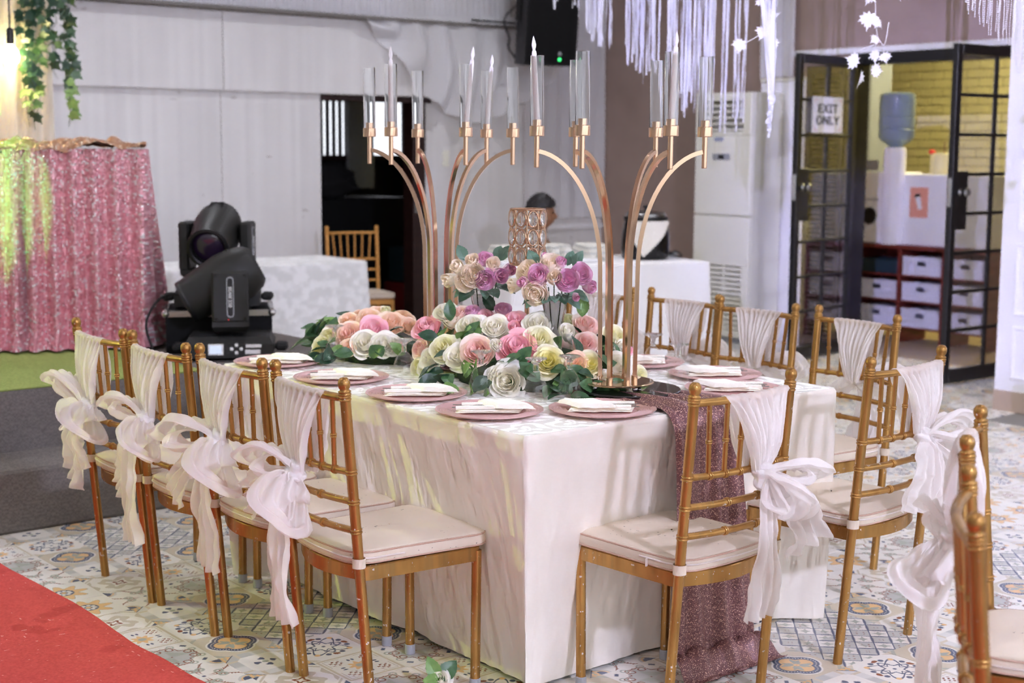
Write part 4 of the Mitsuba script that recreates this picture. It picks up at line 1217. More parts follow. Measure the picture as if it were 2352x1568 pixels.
# ---- candelabra
def candelabra(cx, cy, rot, where, candles):
    k = thing('candelabra', f'tall rose gold six-armed candelabra {where}', 'candelabra', None)
    M = mat((cx, cy, 0))
    z0 = 0.808
    part(k, 'base_disc', lathe([(0, z0 - 0.006), (0.110, z0 - 0.006), (0.111, z0 - 0.003), (0.110, z0), (0, z0)], 48), 'mat_gold_mirror', 30, M)
    for q in range(4):
        b = rot + 0.6 + q * PI / 2
        part(k, 'foot', ball(0.0085, (0.085 * math.cos(b), 0.085 * math.sin(b), z0 - 0.0148), 2), 'mat_chrome', True, M)
    for i in range(6):
        b = rot + i * PI / 3
        c, s = math.cos(b), math.sin(b)
        hr = 0.248
        rp = [0.052 + 0.004 * j / 8 for j in range(9)] + [0.056 + (hr - 0.006 - 0.056) * (1 - math.cos(t)) / (1 - math.cos(PI / 2 * 0.93)) for t in np.linspace(0, PI / 2 * 0.93, 18)[1:]]
        zp = list(np.linspace(z0 + 0.004, 1.14, 9)) + [1.14 + 0.352 * math.sin(t) / math.sin(PI / 2 * 0.93) for t in np.linspace(0, PI / 2 * 0.93, 18)[1:]]
        path = np.stack([np.array(rp) * c, np.array(rp) * s, np.array(zp)], 1)
        arm = part(k, 'arm', tube(path, 0.0088, 4, True, up=(-s, c, 0)), 'mat_rose_gold', 25, M)
        part(k, 'arm_socket', lathe([(0.0095, z0), (0.0095, z0 + 0.014), (0.0080, z0 + 0.016), (0, z0 + 0.016)], 16, (0.052 * c, 0.052 * s, 0)), 'mat_rose_gold', 30, M)
        H = (hr * c, hr * s, 0)
        hold = part(k, 'holder', cat(lathe([(0, 1.444), (0.0072, 1.444), (0.0078, 1.446), (0.0078, 1.536)], 18, H), lathe([(0.0078, 1.536), (0.0218, 1.536), (0.0222, 1.538), (0.0222, 1.564), (0.0212, 1.566), (0.0125, 1.566), (0.0125, 1.584), (0.0110, 1.584), (0.0110, 1.568), (0.0, 1.568)], 26, H)), 'mat_rose_gold', 30, M)
        part(hold, 'glass_tube', lathe([(0.0190, 1.5665), (0.0206, 1.5665), (0.0206, 1.770), (0.0190, 1.770), (0.0190, 1.5665)], 32, H), 'mat_glass', 30, M)
        if i in candles:
            tilt = candles[i]
            A = np.array([H[0], H[1], 1.570]); d = np.array([tilt[0], tilt[1], 1.0]); d /= np.linalg.norm(d)
            Mc = M @ frame(A, d)
            key = solo('led_candle', lathe([(0, 0), (0.0090, 0), (0.0088, 0.05), (0.0072, 0.205), (0.0062, 0.212), (0.0045, 0.214), (0.0040, 0.217)], 18), 'mat_candle', f'white LED taper candle {candles[i][2]}', 'candle', 40, Mc, 'LED candles in the candelabra')
            part(key, 'flame_tip', lathe([(0.0040, 0.217), (0.0062, 0.225), (0.0068, 0.231), (0.0052, 0.240), (0.0020, 0.252), (0, 0.257)], 16), 'mat_candle', True, Mc)
    return k


# right in the picture is world direction -39.5 degrees
RIGHT = -YAW
candelabra(0.628, 0.318, RIGHT, 'at the near end on a black mirror tray',
           {3: (-0.045, 0.02, 'on the left arm of the front candelabra'), 5: (0.035, -0.03, 'on the near right arm of the front candelabra')})
candelabra(0.615, 1.190, RIGHT - math.radians(8), 'at the far end of the table among peach roses',
           {4: (0.0, 0.0, 'second from the left in the far candelabra'), 5: (0.075, -0.06, 'leaning right in the far candelabra, in front'), 1: (0.06, -0.05, 'leaning right in the far candelabra, behind')})


def tray(cx, cy, where, rr=0.155):
    k = solo('mirror_tray', lathe([(0, 0), (rr, 0), (rr + 0.002, 0.003), (rr, 0.006), (0, 0.006)], 64), 'mat_black_mirror', f'round black mirror tray under the candelabra {where}', 'tray', 30, mat((cx, cy, 0.777)))
    return k


tray(0.665, 0.305, 'at the near end')
tray(0.615, 1.190, 'at the far end')


# ---- crystal pillar
def crystal_pillar(cx, cy):
    k = thing('crystal_candle_holder', 'gold pillar candle holder set with oval crystals, between the rose bouquets', 'candle holder')
    M = mat((cx, cy, 0))
    z0, h, R = 1.128, 0.178, 0.056
    part(k, 'stem', cat(rod((0, 0, 0.785), (0, 0, z0), 0.008, 16), lathe([(0, 0.770), (0.07, 0.770), (0.07, 0.776), (0.012, 0.785), (0.008, 0.80)], 32)), 'mat_rose_gold', 30, M)
    part(k, 'rim', cat(ring(R, 0.0028, (0, 0, z0 + h), 40, 8), ring(R, 0.0028, (0, 0, z0), 40, 8), lathe([(0, z0 - 0.001), (R, z0 - 0.001), (R, z0 + 0.001), (0, z0 + 0.001)], 40)), 'mat_rose_gold', True, M)
    n = 9
    for row in range(3):
        z = z0 + h * (row + 0.5) / 3
        for i in range(n):
            b = 2 * PI * (i + 0.2) / n
            F = frame((R * math.cos(b), R * math.sin(b), z), (math.cos(b), math.sin(b), 0))
            a = np.arange(20) * 2 * PI / 20
            b2 = np.arange(6) * 2 * PI / 6
            # frame(): local x is horizontal, local y vertical
            P = np.array([[((0.0165 + 0.0034 * math.cos(q)) * math.cos(t), (0.0255 + 0.0034 * math.cos(q)) * math.sin(t), 0.0034 * math.sin(q)) for q in b2] for t in np.r_[a, a[:1]]])
            st = part(k, 'setting', grid(P, True), 'mat_rose_gold', True, M @ F)
            v, f = ball(1, n=2)
            part(st, 'crystal', (v * np.array([0.0155, 0.0245, 0.0085]), f), 'mat_crystal', False, M @ F)
    posts = [rod((R * math.cos(b), R * math.sin(b), z0), (R * math.cos(b), R * math.sin(b), z0 + h), 0.0022, 6) for b in 2 * PI * (np.arange(n) + 0.7) / n]
    part(k, 'post', cat(*posts), 'mat_rose_gold', 30, M)


crystal_pillar(0.655, 0.775)


# ------------------------------------------------------------------ silk roses
# centre x, y, z, radius, axis x, y, z, kind
CENTRE = [
    (0.494, 0.864, 0.925, 0.0403, -0.59, -0.40, 0.70, 'white'),
    (0.485, 0.727, 0.938, 0.0377, -0.57, -0.48, 0.67, 'white'),
    (0.382, 0.859, 0.865, 0.0397, -0.78, -0.36, 0.51, 'ivory'),
    (0.351, 0.746, 0.854, 0.0372, -0.79, -0.43, 0.43, 'white'),
    (0.377, 0.681, 0.875, 0.0446, -0.72, -0.49, 0.49, 'blush'),
    (0.403, 0.613, 0.896, 0.0260, -0.66, -0.53, 0.53, 'whitebud'),
    (0.443, 0.567, 0.894, 0.0502, -0.61, -0.57, 0.55, 'pink'),
    (0.492, 0.640, 0.941, 0.0248, -0.55, -0.53, 0.65, 'pinkbud'),
    (0.555, 0.711, 0.954, 0.0317, -0.48, -0.51, 0.71, 'pink'),
    (0.580, 0.635, 0.947, 0.0408, -0.45, -0.56, 0.70, 'white'),
    (0.503, 0.538, 0.915, 0.0412, -0.53, -0.60, 0.60, 'ivory'),
    (0.468, 0.453, 0.864, 0.0405, -0.59, -0.66, 0.47, 'lemon'),
    (0.605, 0.522, 0.929, 0.0325, -0.41, -0.63, 0.66, 'whitebud'),
    (0.624, 0.458, 0.903, 0.0337, -0.37, -0.69, 0.62, 'blush'),
    (0.532, 0.399, 0.860, 0.0315, -0.49, -0.73, 0.47, 'peach'),
    (0.571, 0.381, 0.852, 0.0331, -0.43, -0.77, 0.47, 'lemon'),
    (0.757, 0.602, 0.935, 0.0368, -0.23, -0.64, 0.74, 'blush'),
    (0.372, 0.524, 0.802, 0.0479, -0.76, -0.60, 0.24, 'white'),
    (0.353, 0.556, 0.819, 0.0271, -0.77, -0.57, 0.29, 'white'),
    (0.567, 0.897, 0.944, 0.0327, -0.50, -0.40, 0.77, 'pink'),
    (0.512, 0.972, 0.942, 0.0411, -0.58, -0.35, 0.74, 'cream'),
    (0.609, 0.844, 0.975, 0.0261, -0.44, -0.45, 0.78, 'mauve'),
    (0.488, 1.001, 0.961, 0.0313, -0.59, -0.34, 0.73, 'white'),
    (0.521, 0.956, 0.958, 0.0263, -0.56, -0.36, 0.75, 'blush'),
    (0.546, 0.925, 0.967, 0.0229, -0.52, -0.39, 0.76, 'mauve'),
    (0.796, 0.512, 0.907, 0.0365, -0.15, -0.72, 0.67, 'ivory'),
    (0.701, 0.391, 0.835, 0.0399, -0.20, -0.86, 0.46, 'white'),
    (0.805, 0.455, 0.873, 0.0142, -0.08, -0.81, 0.58, 'pink'),
    (0.804, 0.403, 0.797, 0.0266, 0.01, -0.96, 0.28, 'ivory'),
    (0.725, 0.653, 0.950, 0.0225, -0.28, -0.59, 0.76, 'ivory'),
    (0.800, 0.477, 0.877, 0.0253, -0.09, -0.79, 0.61, 'white'),
    (0.597, 0.341, 0.816, 0.0180, -0.38, -0.87, 0.33, 'white'),
    (0.445, 1.038, 0.910, 0.0397, -0.70, -0.28, 0.66, 'pink'),
    (0.413, 1.033, 0.844, 0.0268, -0.85, -0.19, 0.50, 'blush'),
    (0.370, 0.921, 0.824, 0.0312, -0.89, -0.27, 0.38, 'white'),
    (0.395, 1.014, 0.787, 0.0280, -0.97, -0.15, 0.18, 'ivory'),
    (0.368, 0.956, 0.788, 0.0201, -0.96, -0.22, 0.15, 'white'),
]
FARLEFT = [
    (0.468, 1.412, 0.899, 0.0381, -0.44, -0.56, 0.70, 'peach'),
    (0.421, 1.318, 0.875, 0.0400, -0.50, -0.61, 0.61, 'pink'),
    (0.504, 1.324, 0.891, 0.0405, -0.39, -0.62, 0.68, 'peach'),
    (0.361, 1.376, 0.858, 0.0428, -0.61, -0.56, 0.56, 'peachblush'),
    (0.364, 1.285, 0.835, 0.0422, -0.62, -0.63, 0.47, 'white'),
    (0.400, 1.231, 0.836, 0.0368, -0.55, -0.68, 0.48, 'white'),
    (0.326, 1.455, 0.849, 0.0256, -0.69, -0.50, 0.52, 'ivory'),
    (0.300, 1.461, 0.820, 0.0269, -0.78, -0.48, 0.40, 'ivory'),
    (0.589, 1.381, 0.898, 0.0303, -0.28, -0.62, 0.74, 'peach'),
    (0.585, 1.484, 0.911, 0.0224, -0.30, -0.55, 0.78, 'ivorybud'),
    (0.416, 1.464, 0.893, 0.0300, -0.52, -0.52, 0.68, 'peach'),
    (0.322, 1.324, 0.825, 0.0238, -0.70, -0.59, 0.40, 'peach'),
    (0.543, 1.278, 0.886, 0.0270, -0.33, -0.67, 0.67, 'peach'),
    (0.570, 1.506, 0.904, 0.0308, -0.32, -0.54, 0.78, 'peach'),
    (0.285, 1.461, 0.799, 0.0188, -0.84, -0.48, 0.28, 'lemon'),
    (0.468, 1.475, 0.906, 0.0248, -0.45, -0.53, 0.72, 'peach'),
    (0.421, 1.207, 0.838, 0.0289, -0.51, -0.71, 0.49, 'white'),
]
BOUQ_L = [
    (0.528, 0.893, 1.092, 0.0372, -0.72, -0.68, 0.16, 'cream'),
    (0.524, 1.009, 1.069, 0.0297, -0.97, 0.00, -0.24, 'creambud'),
    (0.516, 0.959, 1.113, 0.0278, -0.82, -0.32, 0.47, 'creambud'),
    (0.541, 0.918, 1.129, 0.0293, -0.61, -0.52, 0.59, 'creambud'),
    (0.579, 0.903, 1.139, 0.0261, -0.42, -0.60, 0.68, 'mauve'),
    (0.583, 0.870, 1.120, 0.0292, -0.38, -0.77, 0.50, 'creambud'),
    (0.552, 0.866, 1.078, 0.0307, -0.57, -0.82, -0.06, 'mauve'),
    (0.600, 0.852, 1.088, 0.0325, -0.29, -0.95, 0.10, 'mauvebud'),
    (0.513, 0.924, 1.070, 0.0325, -0.84, -0.51, -0.19, 'cream'),
    (0.647, 0.864, 1.101, 0.0262, -0.01, -0.95, 0.32, 'mauvebud'),
]
BOUQ_R = [
    (0.552, 0.650, 1.120, 0.0343, -0.82, -0.24, 0.52, 'cream'),
    (0.544, 0.589, 1.111, 0.0308, -0.78, -0.50, 0.36, 'mauve'),
    (0.590, 0.584, 1.141, 0.0341, -0.55, -0.53, 0.64, 'cream'),
    (0.570, 0.543, 1.105, 0.0292, -0.64, -0.71, 0.29, 'creambud'),
    (0.603, 0.523, 1.098, 0.0338, -0.49, -0.84, 0.22, 'mauve'),
    (0.658, 0.523, 1.113, 0.0325, -0.23, -0.88, 0.42, 'mauve'),
    (0.688, 0.520, 1.073, 0.0265, -0.06, -0.99, -0.13, 'mauvebud'),
    (0.552, 0.701, 1.074, 0.0300, -0.99, 0.08, -0.12, 'creambud'),
    (0.527, 0.638, 1.086, 0.0218, -0.96, -0.27, 0.06, 'mauvebud'),
    (0.546, 0.599, 1.059, 0.0387, -0.83, -0.48, -0.29, 'cream'),
    (0.602, 0.621, 1.157, 0.0188, -0.51, -0.39, 0.77, 'mauvebud'),
    (0.612, 0.560, 1.145, 0.0217, -0.44, -0.62, 0.65, 'mauvebud'),
    (0.636, 0.518, 1.047, 0.0155, -0.34, -0.86, -0.38, 'mauvebud'),
]
ROSE = {'white': ((250, 246, 232), (252, 250, 246)), 'ivory': ((244, 240, 196), (252, 250, 238)), 'lemon': ((240, 234, 150), (252, 248, 226)), 'blush': ((246, 206, 200), (252, 236, 230)),
        'pink': ((249, 214, 221), (248, 196, 208)), 'peach': ((252, 222, 198), (253, 234, 216)), 'peachblush': ((250, 214, 202), (252, 234, 220)), 'mauve': ((232, 180, 208), (247, 222, 240)),
        'cream': ((253, 240, 222), (254, 246, 238))}
for k_ in ('white', 'pink', 'ivory', 'cream', 'mauve'):
    ROSE[k_ + 'bud'] = ROSE[k_]


def rose_mesh(kind, seed):
    """overlapping cupped petals in a spiral, unit radius, opening along +z"""
    rs = np.random.RandomState(seed)
    bud = kind.endswith('bud')
    tea = kind.startswith(('mauve', 'cream'))        # tight many-petalled garden roses
    n = 11 if bud else (24 if tea else 19)
    na, nb = 11, 8
    a, b = np.meshgrid(np.linspace(-1, 1, na), np.linspace(0, 1, nb), indexing='ij')
    ci, co = (lin(c) for c in ROSE[kind])
    edge = lin((222, 130, 172)) if kind.startswith('mauve') else co
    vs, fs, cs, off = [], [], [], 0
    for i in range(n):
        t = (i + 0.5) / n
        phi = i * 2.39996 + 0.3 * rs.randn()
        R = (0.10 + 0.82 * t ** 0.85) * (0.72 if bud else 1.0)
        top = (0.62 - 0.50 * t ** 1.6) if not bud else (0.95 - 0.35 * t)
        bot = -0.55 if not bud else -0.75
        if tea and not bud: top = 0.52 - 0.30 * t ** 2
        w = (1.55 - 0.55 * t) * (1.1 if bud else 1.0) * (1 + 0.12 * rs.randn())
        be = b * (1 - 0.22 * a ** 2) * (1 + 0.03 * rs.randn())
        bulge = np.sin(np.minimum(1, be * 1.05) * PI * 0.62)
        rad = R * (0.38 + 0.62 * bulge) + 0.02 * (i % 3)
        curl = (0.05 + 0.34 * t ** 2) * (0.35 if (bud or tea) else 1.0) * np.maximum(0, be - 0.62) ** 1.5 * 3.2
        rad = rad + curl * (1 + 0.4 * np.cos(2.2 * a + i))
        z = bot + (top - bot) * be - curl * 0.55 + 0.035 * np.sin(3.1 * a + i) * be
        rad = rad - 0.05 * (1 - np.abs(a)) * be * (1 if i % 2 else -0.4)
        ang = phi + a * w * (0.55 + 0.45 * np.sin(be * PI * 0.6))
        rad = rad + 0.018 * np.sin(9 * a + 5 * be + i) * be
        P = np.stack([rad * np.cos(ang), rad * np.sin(ang), z], -1)
        v, f = grid(P)
        m = np.clip(0.15 + 0.85 * t + 0.15 * (be - 0.5), 0, 1).reshape(-1, 1)
        col = ci * (1 - m) + co * m
        rim = (np.maximum(0, be - 0.90) * 10).reshape(-1, 1).clip(0, 1) * (0.75 if kind.startswith('mauve') else 0)
        col = col * (1 - rim) + edge * rim
        vs.append(v); fs.append(f + off); cs.append(col); off += len(v)
    return np.vstack(vs), np.vstack(fs), np.vstack(cs)


_rose = {}


def rose_dict(kind, var):
    if (kind, var) not in _rose:
        v, f, c = rose_mesh(kind, 31 * var + len(kind))
        _rose[kind, var] = mikit.ply((v, f), 'mat_petal', True, color=c)
    return _rose[kind, var]


def leaf_mesh(l=1.0, w=0.62, serr=True, seed=0):
    """rose leaf along +y with a folded midrib, unit length"""
    n, m = 15, 7
    t = np.linspace(0, 1, n)
    half = 0.5 * w * np.sin(PI * t ** 0.85) ** 0.85
    if serr: half = half * (1 + 0.06 * (np.arange(n) % 2) - 0.03)
    s = np.linspace(-1, 1, m)
    P = np.zeros((n, m, 3))
    P[:, :, 0] = half[:, None] * s
    P[:, :, 1] = t[:, None] * l + 0.05 * np.abs(s)[None] * half[:, None]
    P[:, :, 2] = 0.16 * np.abs(s)[None] * half[:, None] * 1.5 - 0.28 * (t[:, None] - 0.35) ** 2 + 0.015 * np.sin(9 * t[:, None] + 3 * s[None] + seed)
    return cat(grid(P), tube(np.stack([0 * t, t * l, -0.28 * (t - 0.35) ** 2 - 0.004], 1), 0.011, 5))


LEAF = {(m, s): shp(leaf_mesh(seed=s, w=0.56 + 0.1 * s), m, 50) for m in ('mat_leaf', 'mat_leaf_light', 'mat_leaf_dark', 'mat_leaf_grey') for s in (0, 1)}


def leaf_at(parent, p, out, up, size, m='mat_leaf', s=0):
    """leaf growing from p along `out`, its face towards `up`"""
    y = np.asarray(out, float); y = y / np.linalg.norm(y)
    z = np.asarray(up, float); z = z - y * np.dot(z, y); z = z / (np.linalg.norm(z) + 1e-9)
    M = np.eye(4)
    M[:3, 0], M[:3, 1], M[:3, 2], M[:3, 3] = np.cross(y, z) * size, y * size, z * size, p
    part(parent, 'leaf', LEAF[m, s], M=M)


def roses(parent, lst, seed):
    rs = np.random.RandomState(seed)
    for i, (x, y, z, r, dx, dy, dz, kind) in enumerate(lst):
        part(parent, 'rose', rose_dict(kind, i % 2), M=frame((x, y, z), (dx, dy, dz), rs.rand() * 6.28, r * 1.28))


def mound(parent, c, ax, seed):
    """the dark moss base that carries the stems"""
    v, f = ball(1, n=4)
    v = v * (1 + 0.10 * nz(v[:, 0] * 4, v[:, 1] * 4, v[:, 2] * 4, seed=seed)[:, None])
    v[:, 2] = np.maximum(v[:, 2], 0.0)
    part(parent, 'moss_base', (v * np.array(ax) + np.array(c), f), 'mat_moss', True)


def leaf_skirt(parent, c, ax, n, seed, avoid=(), zlo=0.02, zhi=0.75, size=(0.055, 0.085), mats=('mat_leaf', 'mat_leaf', 'mat_leaf_dark', 'mat_leaf_light')):
    rs = np.random.RandomState(seed)
    for i in range(n):
        b = rs.rand() * 2 * PI
        h = zlo + (zhi - zlo) * rs.rand()
        k = math.sqrt(max(0, 1 - h * h))
        d = np.array([k * math.cos(b), k * math.sin(b), h])
        p = np.array(c) + d * np.array(ax) * 1.02
        nrm = d / np.array(ax); nrm /= np.linalg.norm(nrm)
        tang = np.cross(nrm, rs.randn(3)); tang /= np.linalg.norm(tang)
        out = tang * 0.9 + nrm * (0.35 + 0.3 * rs.rand())
        if p[2] < 0.80: out[2] = max(out[2], 0.0)
        sz = size[0] + (size[1] - size[0]) * rs.rand()
        if any(np.linalg.norm(p + out / np.linalg.norm(out) * sz * q - np.array(a[:3])) < a[3] * 1.4 for a in avoid for q in (0.5, 1.0)): continue
        leaf_at(parent, p, out, nrm + 0.35 * rs.randn(3), sz, mats[rs.randint(len(mats))], rs.randint(2))


k = thing('rose_centerpiece', 'long low centerpiece of white, blush and pink silk roses in the middle of the table', 'flower arrangement')
mound(k, (0.62, 0.72, 0.762), (0.21, 0.29, 0.115), 3)
roses(k, CENTRE, 5)
_rs = np.random.RandomState(77)
extra = []
for i in range(22):      # the side turned away from the camera
    b = math.radians(-20 + 150 * (i + 0.5) / 22) ; h = 0.12 + 0.75 * _rs.rand(); q = math.sqrt(1 - h * h)
    d = np.array([q * math.cos(b), q * math.sin(b), h])
    extra.append((*(np.array([0.62, 0.72, 0.765]) + d * np.array([0.26, 0.36, 0.16])), 0.034 + 0.01 * _rs.rand(), *d, ('white', 'blush', 'pink', 'ivory')[i % 4]))
roses(k, extra, 6)
leaf_skirt(k, (0.60, 0.72, 0.765), (0.285, 0.385, 0.165), 210, 8, CENTRE + extra, 0.02, 0.85, (0.05, 0.085))
W_ = -_f                       # towards the viewer's side of the table
for (x, y, z), out, s, m in (((0.44, 0.905, 0.945), (0.05, 0.1, 1.0), 0.072, 'mat_leaf'), ((0.39, 0.90, 0.895), (-0.5, 0.5, 0.15), 0.07, 'mat_leaf_dark'), ((0.30, 0.78, 0.80), (-0.55, 0.2, -0.35), 0.085, 'mat_leaf_dark'),
                             ((0.30, 0.74, 0.81), (-0.3, -0.6, -0.25), 0.075, 'mat_leaf'), ((0.43, 0.46, 0.83), (-0.6, -0.3, 0.25), 0.075, 'mat_leaf'), ((0.53, 0.48, 0.90), (-0.3, -0.4, 0.3), 0.07, 'mat_leaf'),
                             ((0.36, 0.70, 0.86), (-0.3, -0.2, -0.6), 0.07, 'mat_leaf_light'), ((0.55, 0.36, 0.80), (0.3, -0.6, -0.15), 0.07, 'mat_leaf'), ((0.45, 0.40, 0.80), (-0.4, -0.6, 0.0), 0.075, 'mat_leaf_dark'),
                             ((0.72, 0.58, 0.97), (0.1, 0.05, 0.9), 0.075, 'mat_leaf_light'), ((0.60, 0.88, 0.97), (-0.2, 0.2, 0.5), 0.07, 'mat_leaf_dark'), ((0.28, 0.66, 0.785), (-0.8, -0.4, -0.1), 0.085, 'mat_leaf_light')):
    leaf_at(k, (x, y, z), out, (-0.6, -0.7, 0.5), s, m)

k = thing('rose_garland', 'low arrangement of peach, pink and white silk roses at the far end of the table', 'flower arrangement')
mound(k, (0.52, 1.43, 0.762), (0.15, 0.21, 0.085), 4)
roses(k, FARLEFT, 9)
leaf_skirt(k, (0.51, 1.44, 0.765), (0.23, 0.30, 0.13), 90, 12, FARLEFT, 0.02, 0.9)

# white rose and pale leaf dropped on the floor by the near corner
k = thing('fallen_flower', 'pale green and white silk flower lying on the tiles by the tablecloth hem', 'flower')
part(k, 'rose', rose_dict('white', 1), M=frame((-0.055, 0.30, 0.035), (-0.5, -0.5, 0.6), 0.4, 0.034))
for out, m in (((-0.2, 0.5, 0.9), 0), ((0.7, -0.1, 0.65), 1), ((-0.8, -0.3, 0.3), 0)):
    y = np.array(out); leaf_at(k, (-0.055, 0.30, 0.03), y, (-0.6, -0.7, 0.4), 0.075, 'mat_leaf_light' if m == 0 else 'mat_leaf', m)


def bouquet(label, lst, base, seed, leaves):
    k = thing('rose_bouquet', label, 'bouquet')
    roses(k, lst, seed)
    rs = np.random.RandomState(seed)
    bx, by, bz = base
    for i in range(leaves):
        b = 2 * PI * (i + rs.rand() * 0.7) / leaves
        d = np.array([math.cos(b), math.sin(b), -0.15 - 0.45 * rs.rand()])
        leaf_at(k, (bx + 0.045 * d[0], by + 0.045 * d[1], bz + 0.005 + 0.02 * rs.rand()), d, (d[0] * 0.4 - 0.3, d[1] * 0.4 - 0.4, 1.0), 0.058 + 0.022 * rs.rand(), ('mat_leaf_grey', 'mat_leaf_grey', 'mat_leaf_dark')[i % 3], i % 2)
    for i in range(7):
        b = 2 * PI * i / 7
        part(k, 'stem', rod((bx + 0.012 * math.cos(b), by + 0.012 * math.sin(b), bz - 0.13), (bx + 0.05 * math.cos(b), by + 0.05 * math.sin(b), bz + 0.04), 0.002, 5), 'mat_stem')
    for i, (dx, dy) in enumerate(((0.05, -0.03), (-0.03, 0.05), (0.07, 0.02))):
        leaf_at(k, (bx + dx, by + dy, bz + 0.10), (dx, dy, 0.10), (-0.6, -0.7, 0.3), 0.06, 'mat_leaf_grey', i % 2)
    w = thing('flower_vase', 'flared clear glass vase holding the ' + label.split(' in ')[0], 'vase')
    out = [(0, 0.772), (0.030, 0.772), (0.032, 0.776), (0.027, 0.85), (0.025, 0.90), (0.029, 0.96), (0.041, 1.025), (0.045, 1.035)]
    inn = [(0.042, 1.035), (0.038, 1.024), (0.0262, 0.96), (0.0222, 0.90), (0.0240, 0.85), (0.027, 0.786), (0, 0.784)]
    part(w, 'glass', lathe(out + inn, 32, (bx, by, 0)), 'mat_glass', 40)
    part(w, 'paper_lining', lathe([(0.0225, 0.80), (0.0205, 0.86), (0.0195, 0.90), (0.0225, 0.96), (0.032, 1.018)], 24, (bx, by, 0)), 'mat_voile', True)


bouquet('bouquet of cream and mauve rose buds, left one, in the glass vase', BOUQ_L, (0.604, 0.945, 1.03), 21, 10)
bouquet('bouquet of mauve and cream roses nearer the front candelabra, in the glass vase', BOUQ_R, (0.640, 0.622, 1.03), 22, 16)


# ------------------------------------------------------------------ draped side tables and things on them
def draped_table(name, label, cen, rz, lx, ly, z, bsdf, seed, lean=0.03):
    k = thing(name, label, 'table')
    M = mat((cen[0], cen[1], 0), rz)
    xs, ys = np.linspace(-lx / 2, lx / 2, 20), np.linspace(-ly / 2, ly / 2, 12)
    X, Y = np.meshgrid(xs, ys, indexing='ij')
    part(k, 'cloth_top', grid(np.stack([X, Y, 0 * X + z], -1)), bsdf, True, M)
    o = resample(rrect(-lx / 2, lx / 2, -ly / 2, ly / 2, 0.01, 3), 320)
    d = np.roll(o, -1, 0) - np.roll(o, 1, 0)
    n = np.stack([d[:, 1], -d[:, 0]], 1); n /= np.linalg.norm(n, axis=1, keepdims=True)
    for _ in range(12): n = 0.5 * n + 0.25 * (np.roll(n, 1, 0) + np.roll(n, -1, 0))
    L = np.arange(320) / 320 * np.linalg.norm(d, axis=1).sum() / 2
    rows = []
    for zz in np.r_[z, z - 0.004, np.linspace(z - 0.015, 0.012, 18)]:
        h = (z - zz) / z
        rows.append(np.column_stack([o + n * (0.010 * min(1, (z - zz) / 0.01) + lean * h + (0.035 * h * nz(L * 5, h, seed=seed) + 0.012 * h * nz(L * 14, h, seed=seed + 1)))[:, None], np.full(320, zz)]))
    part(k, 'cloth_skirt', grid(np.array(rows), True, flip=True), bsdf, True, M)
    return k, M


draped_table('cloth_covered_table', 'long table under a pale grey jacquard cloth by the back wall beside the dark doorway', (2.0, 5.62), -0.04, 2.10, 0.62, 0.75, 'mat_jacquard', 3, 0.05)
_bk, MB = draped_table('buffet_table', 'white draped buffet table in front of the air conditioner and brown wall', (4.245, 4.43), -0.262, 1.45, 0.80, 0.75, 'mat_linen_white', 9, 0.015)


ORD = ('first', 'second', 'third', 'fourth', 'fifth', 'sixth', 'seventh', 'eighth')


def rolls_on_buffet():
    v = []
    for i in range(8):
        x = -0.64 + 0.088 * i + (0.10 if i > 5 else 0)
        a = np.linspace(0, 2 * PI, 20)
        P = []
        for y in np.linspace(-0.14, 0.12, 9):
            e = 1 - 0.35 * max(0, abs((y + 0.01) / 0.13) - 0.8) / 0.2
            r = 0.043 * e * (1 + 0.05 * nz(y * 40, i, seed=2))
            P.append(np.stack([x + r * np.cos(a) * 1.0, a * 0 + y, 0.795 + 1.45 * r * np.sin(a) * (1 + 0.12 * np.sin(3 * a)) + 0.018], 1))
        m = grid(np.array(P))
        c = [np.array([[x, -0.14, 0.813]])]
        m = cat(m, (np.vstack([P[0], [[x, -0.142, 0.813]]]), np.array([[j, (j + 1) % 20, 20] for j in range(20)])))
        solo('rolled_towel', m, 'mat_towel', f'{ORD[i]} striped white rolled towel from the left on the buffet table', 'towel', 40, MB, 'rolled towels on the buffet table')


rolls_on_buffet()
k = thing('folded_blanket', 'white folded cloth lying under the row of rolled towels on the buffet', 'cloth')
part(k, 'fold', mv(rbox(0.74, 0.34, 0.022, 0.010), (-0.34, -0.02, 0.764)), 'mat_linen_white', 30, MB)

# soup kettle with a cloth hung over it
k = thing('soup_kettle', 'black soup kettle with a steel lid on the buffet table', 'kettle')
Mk = MB @ mat((0.46, 0.0, 0.752))
part(k, 'body', lathe([(0, 0), (0.150, 0), (0.160, 0.01), (0.168, 0.07), (0.165, 0.16), (0.150, 0.245), (0.142, 0.262), (0, 0.262)], 40), 'mat_black_gloss', 40, Mk)
part(k, 'rim', lathe([(0.140, 0.258), (0.152, 0.26), (0.154, 0.285), (0.140, 0.29)], 40), 'mat_black', 40, Mk)
part(k, 'lid', lathe([(0.139, 0.286), (0.139, 0.305), (0.128, 0.318), (0.06, 0.330), (0, 0.332)], 40), 'mat_steel', 40, Mk)
part(k, 'lid_knob', lathe([(0.012, 0.330), (0.010, 0.345), (0.022, 0.352), (0.020, 0.364), (0, 0.366)], 16), 'mat_black', 40, Mk)


def kettle_cloth():
    n, m = 26, 30
    u, v = np.meshgrid(np.linspace(0, 1, n), np.linspace(0, 1, m), indexing='ij')     # u down, v round
    phi = math.radians(-163) + math.radians(128) * v
    drop = 0.02 + 0.225 * np.clip(1 - 1.15 * np.abs(v - 0.30) / np.where(v < 0.30, 0.42, 0.70), 0.02, 1)
    z = 0.262 - drop * u
    R = np.interp(z, [0, 0.07, 0.16, 0.245, 0.262], [0.162, 0.170, 0.168, 0.156, 0.150]) + 0.004
    return grid(np.stack([R * np.cos(phi), R * np.sin(phi), z], -1))


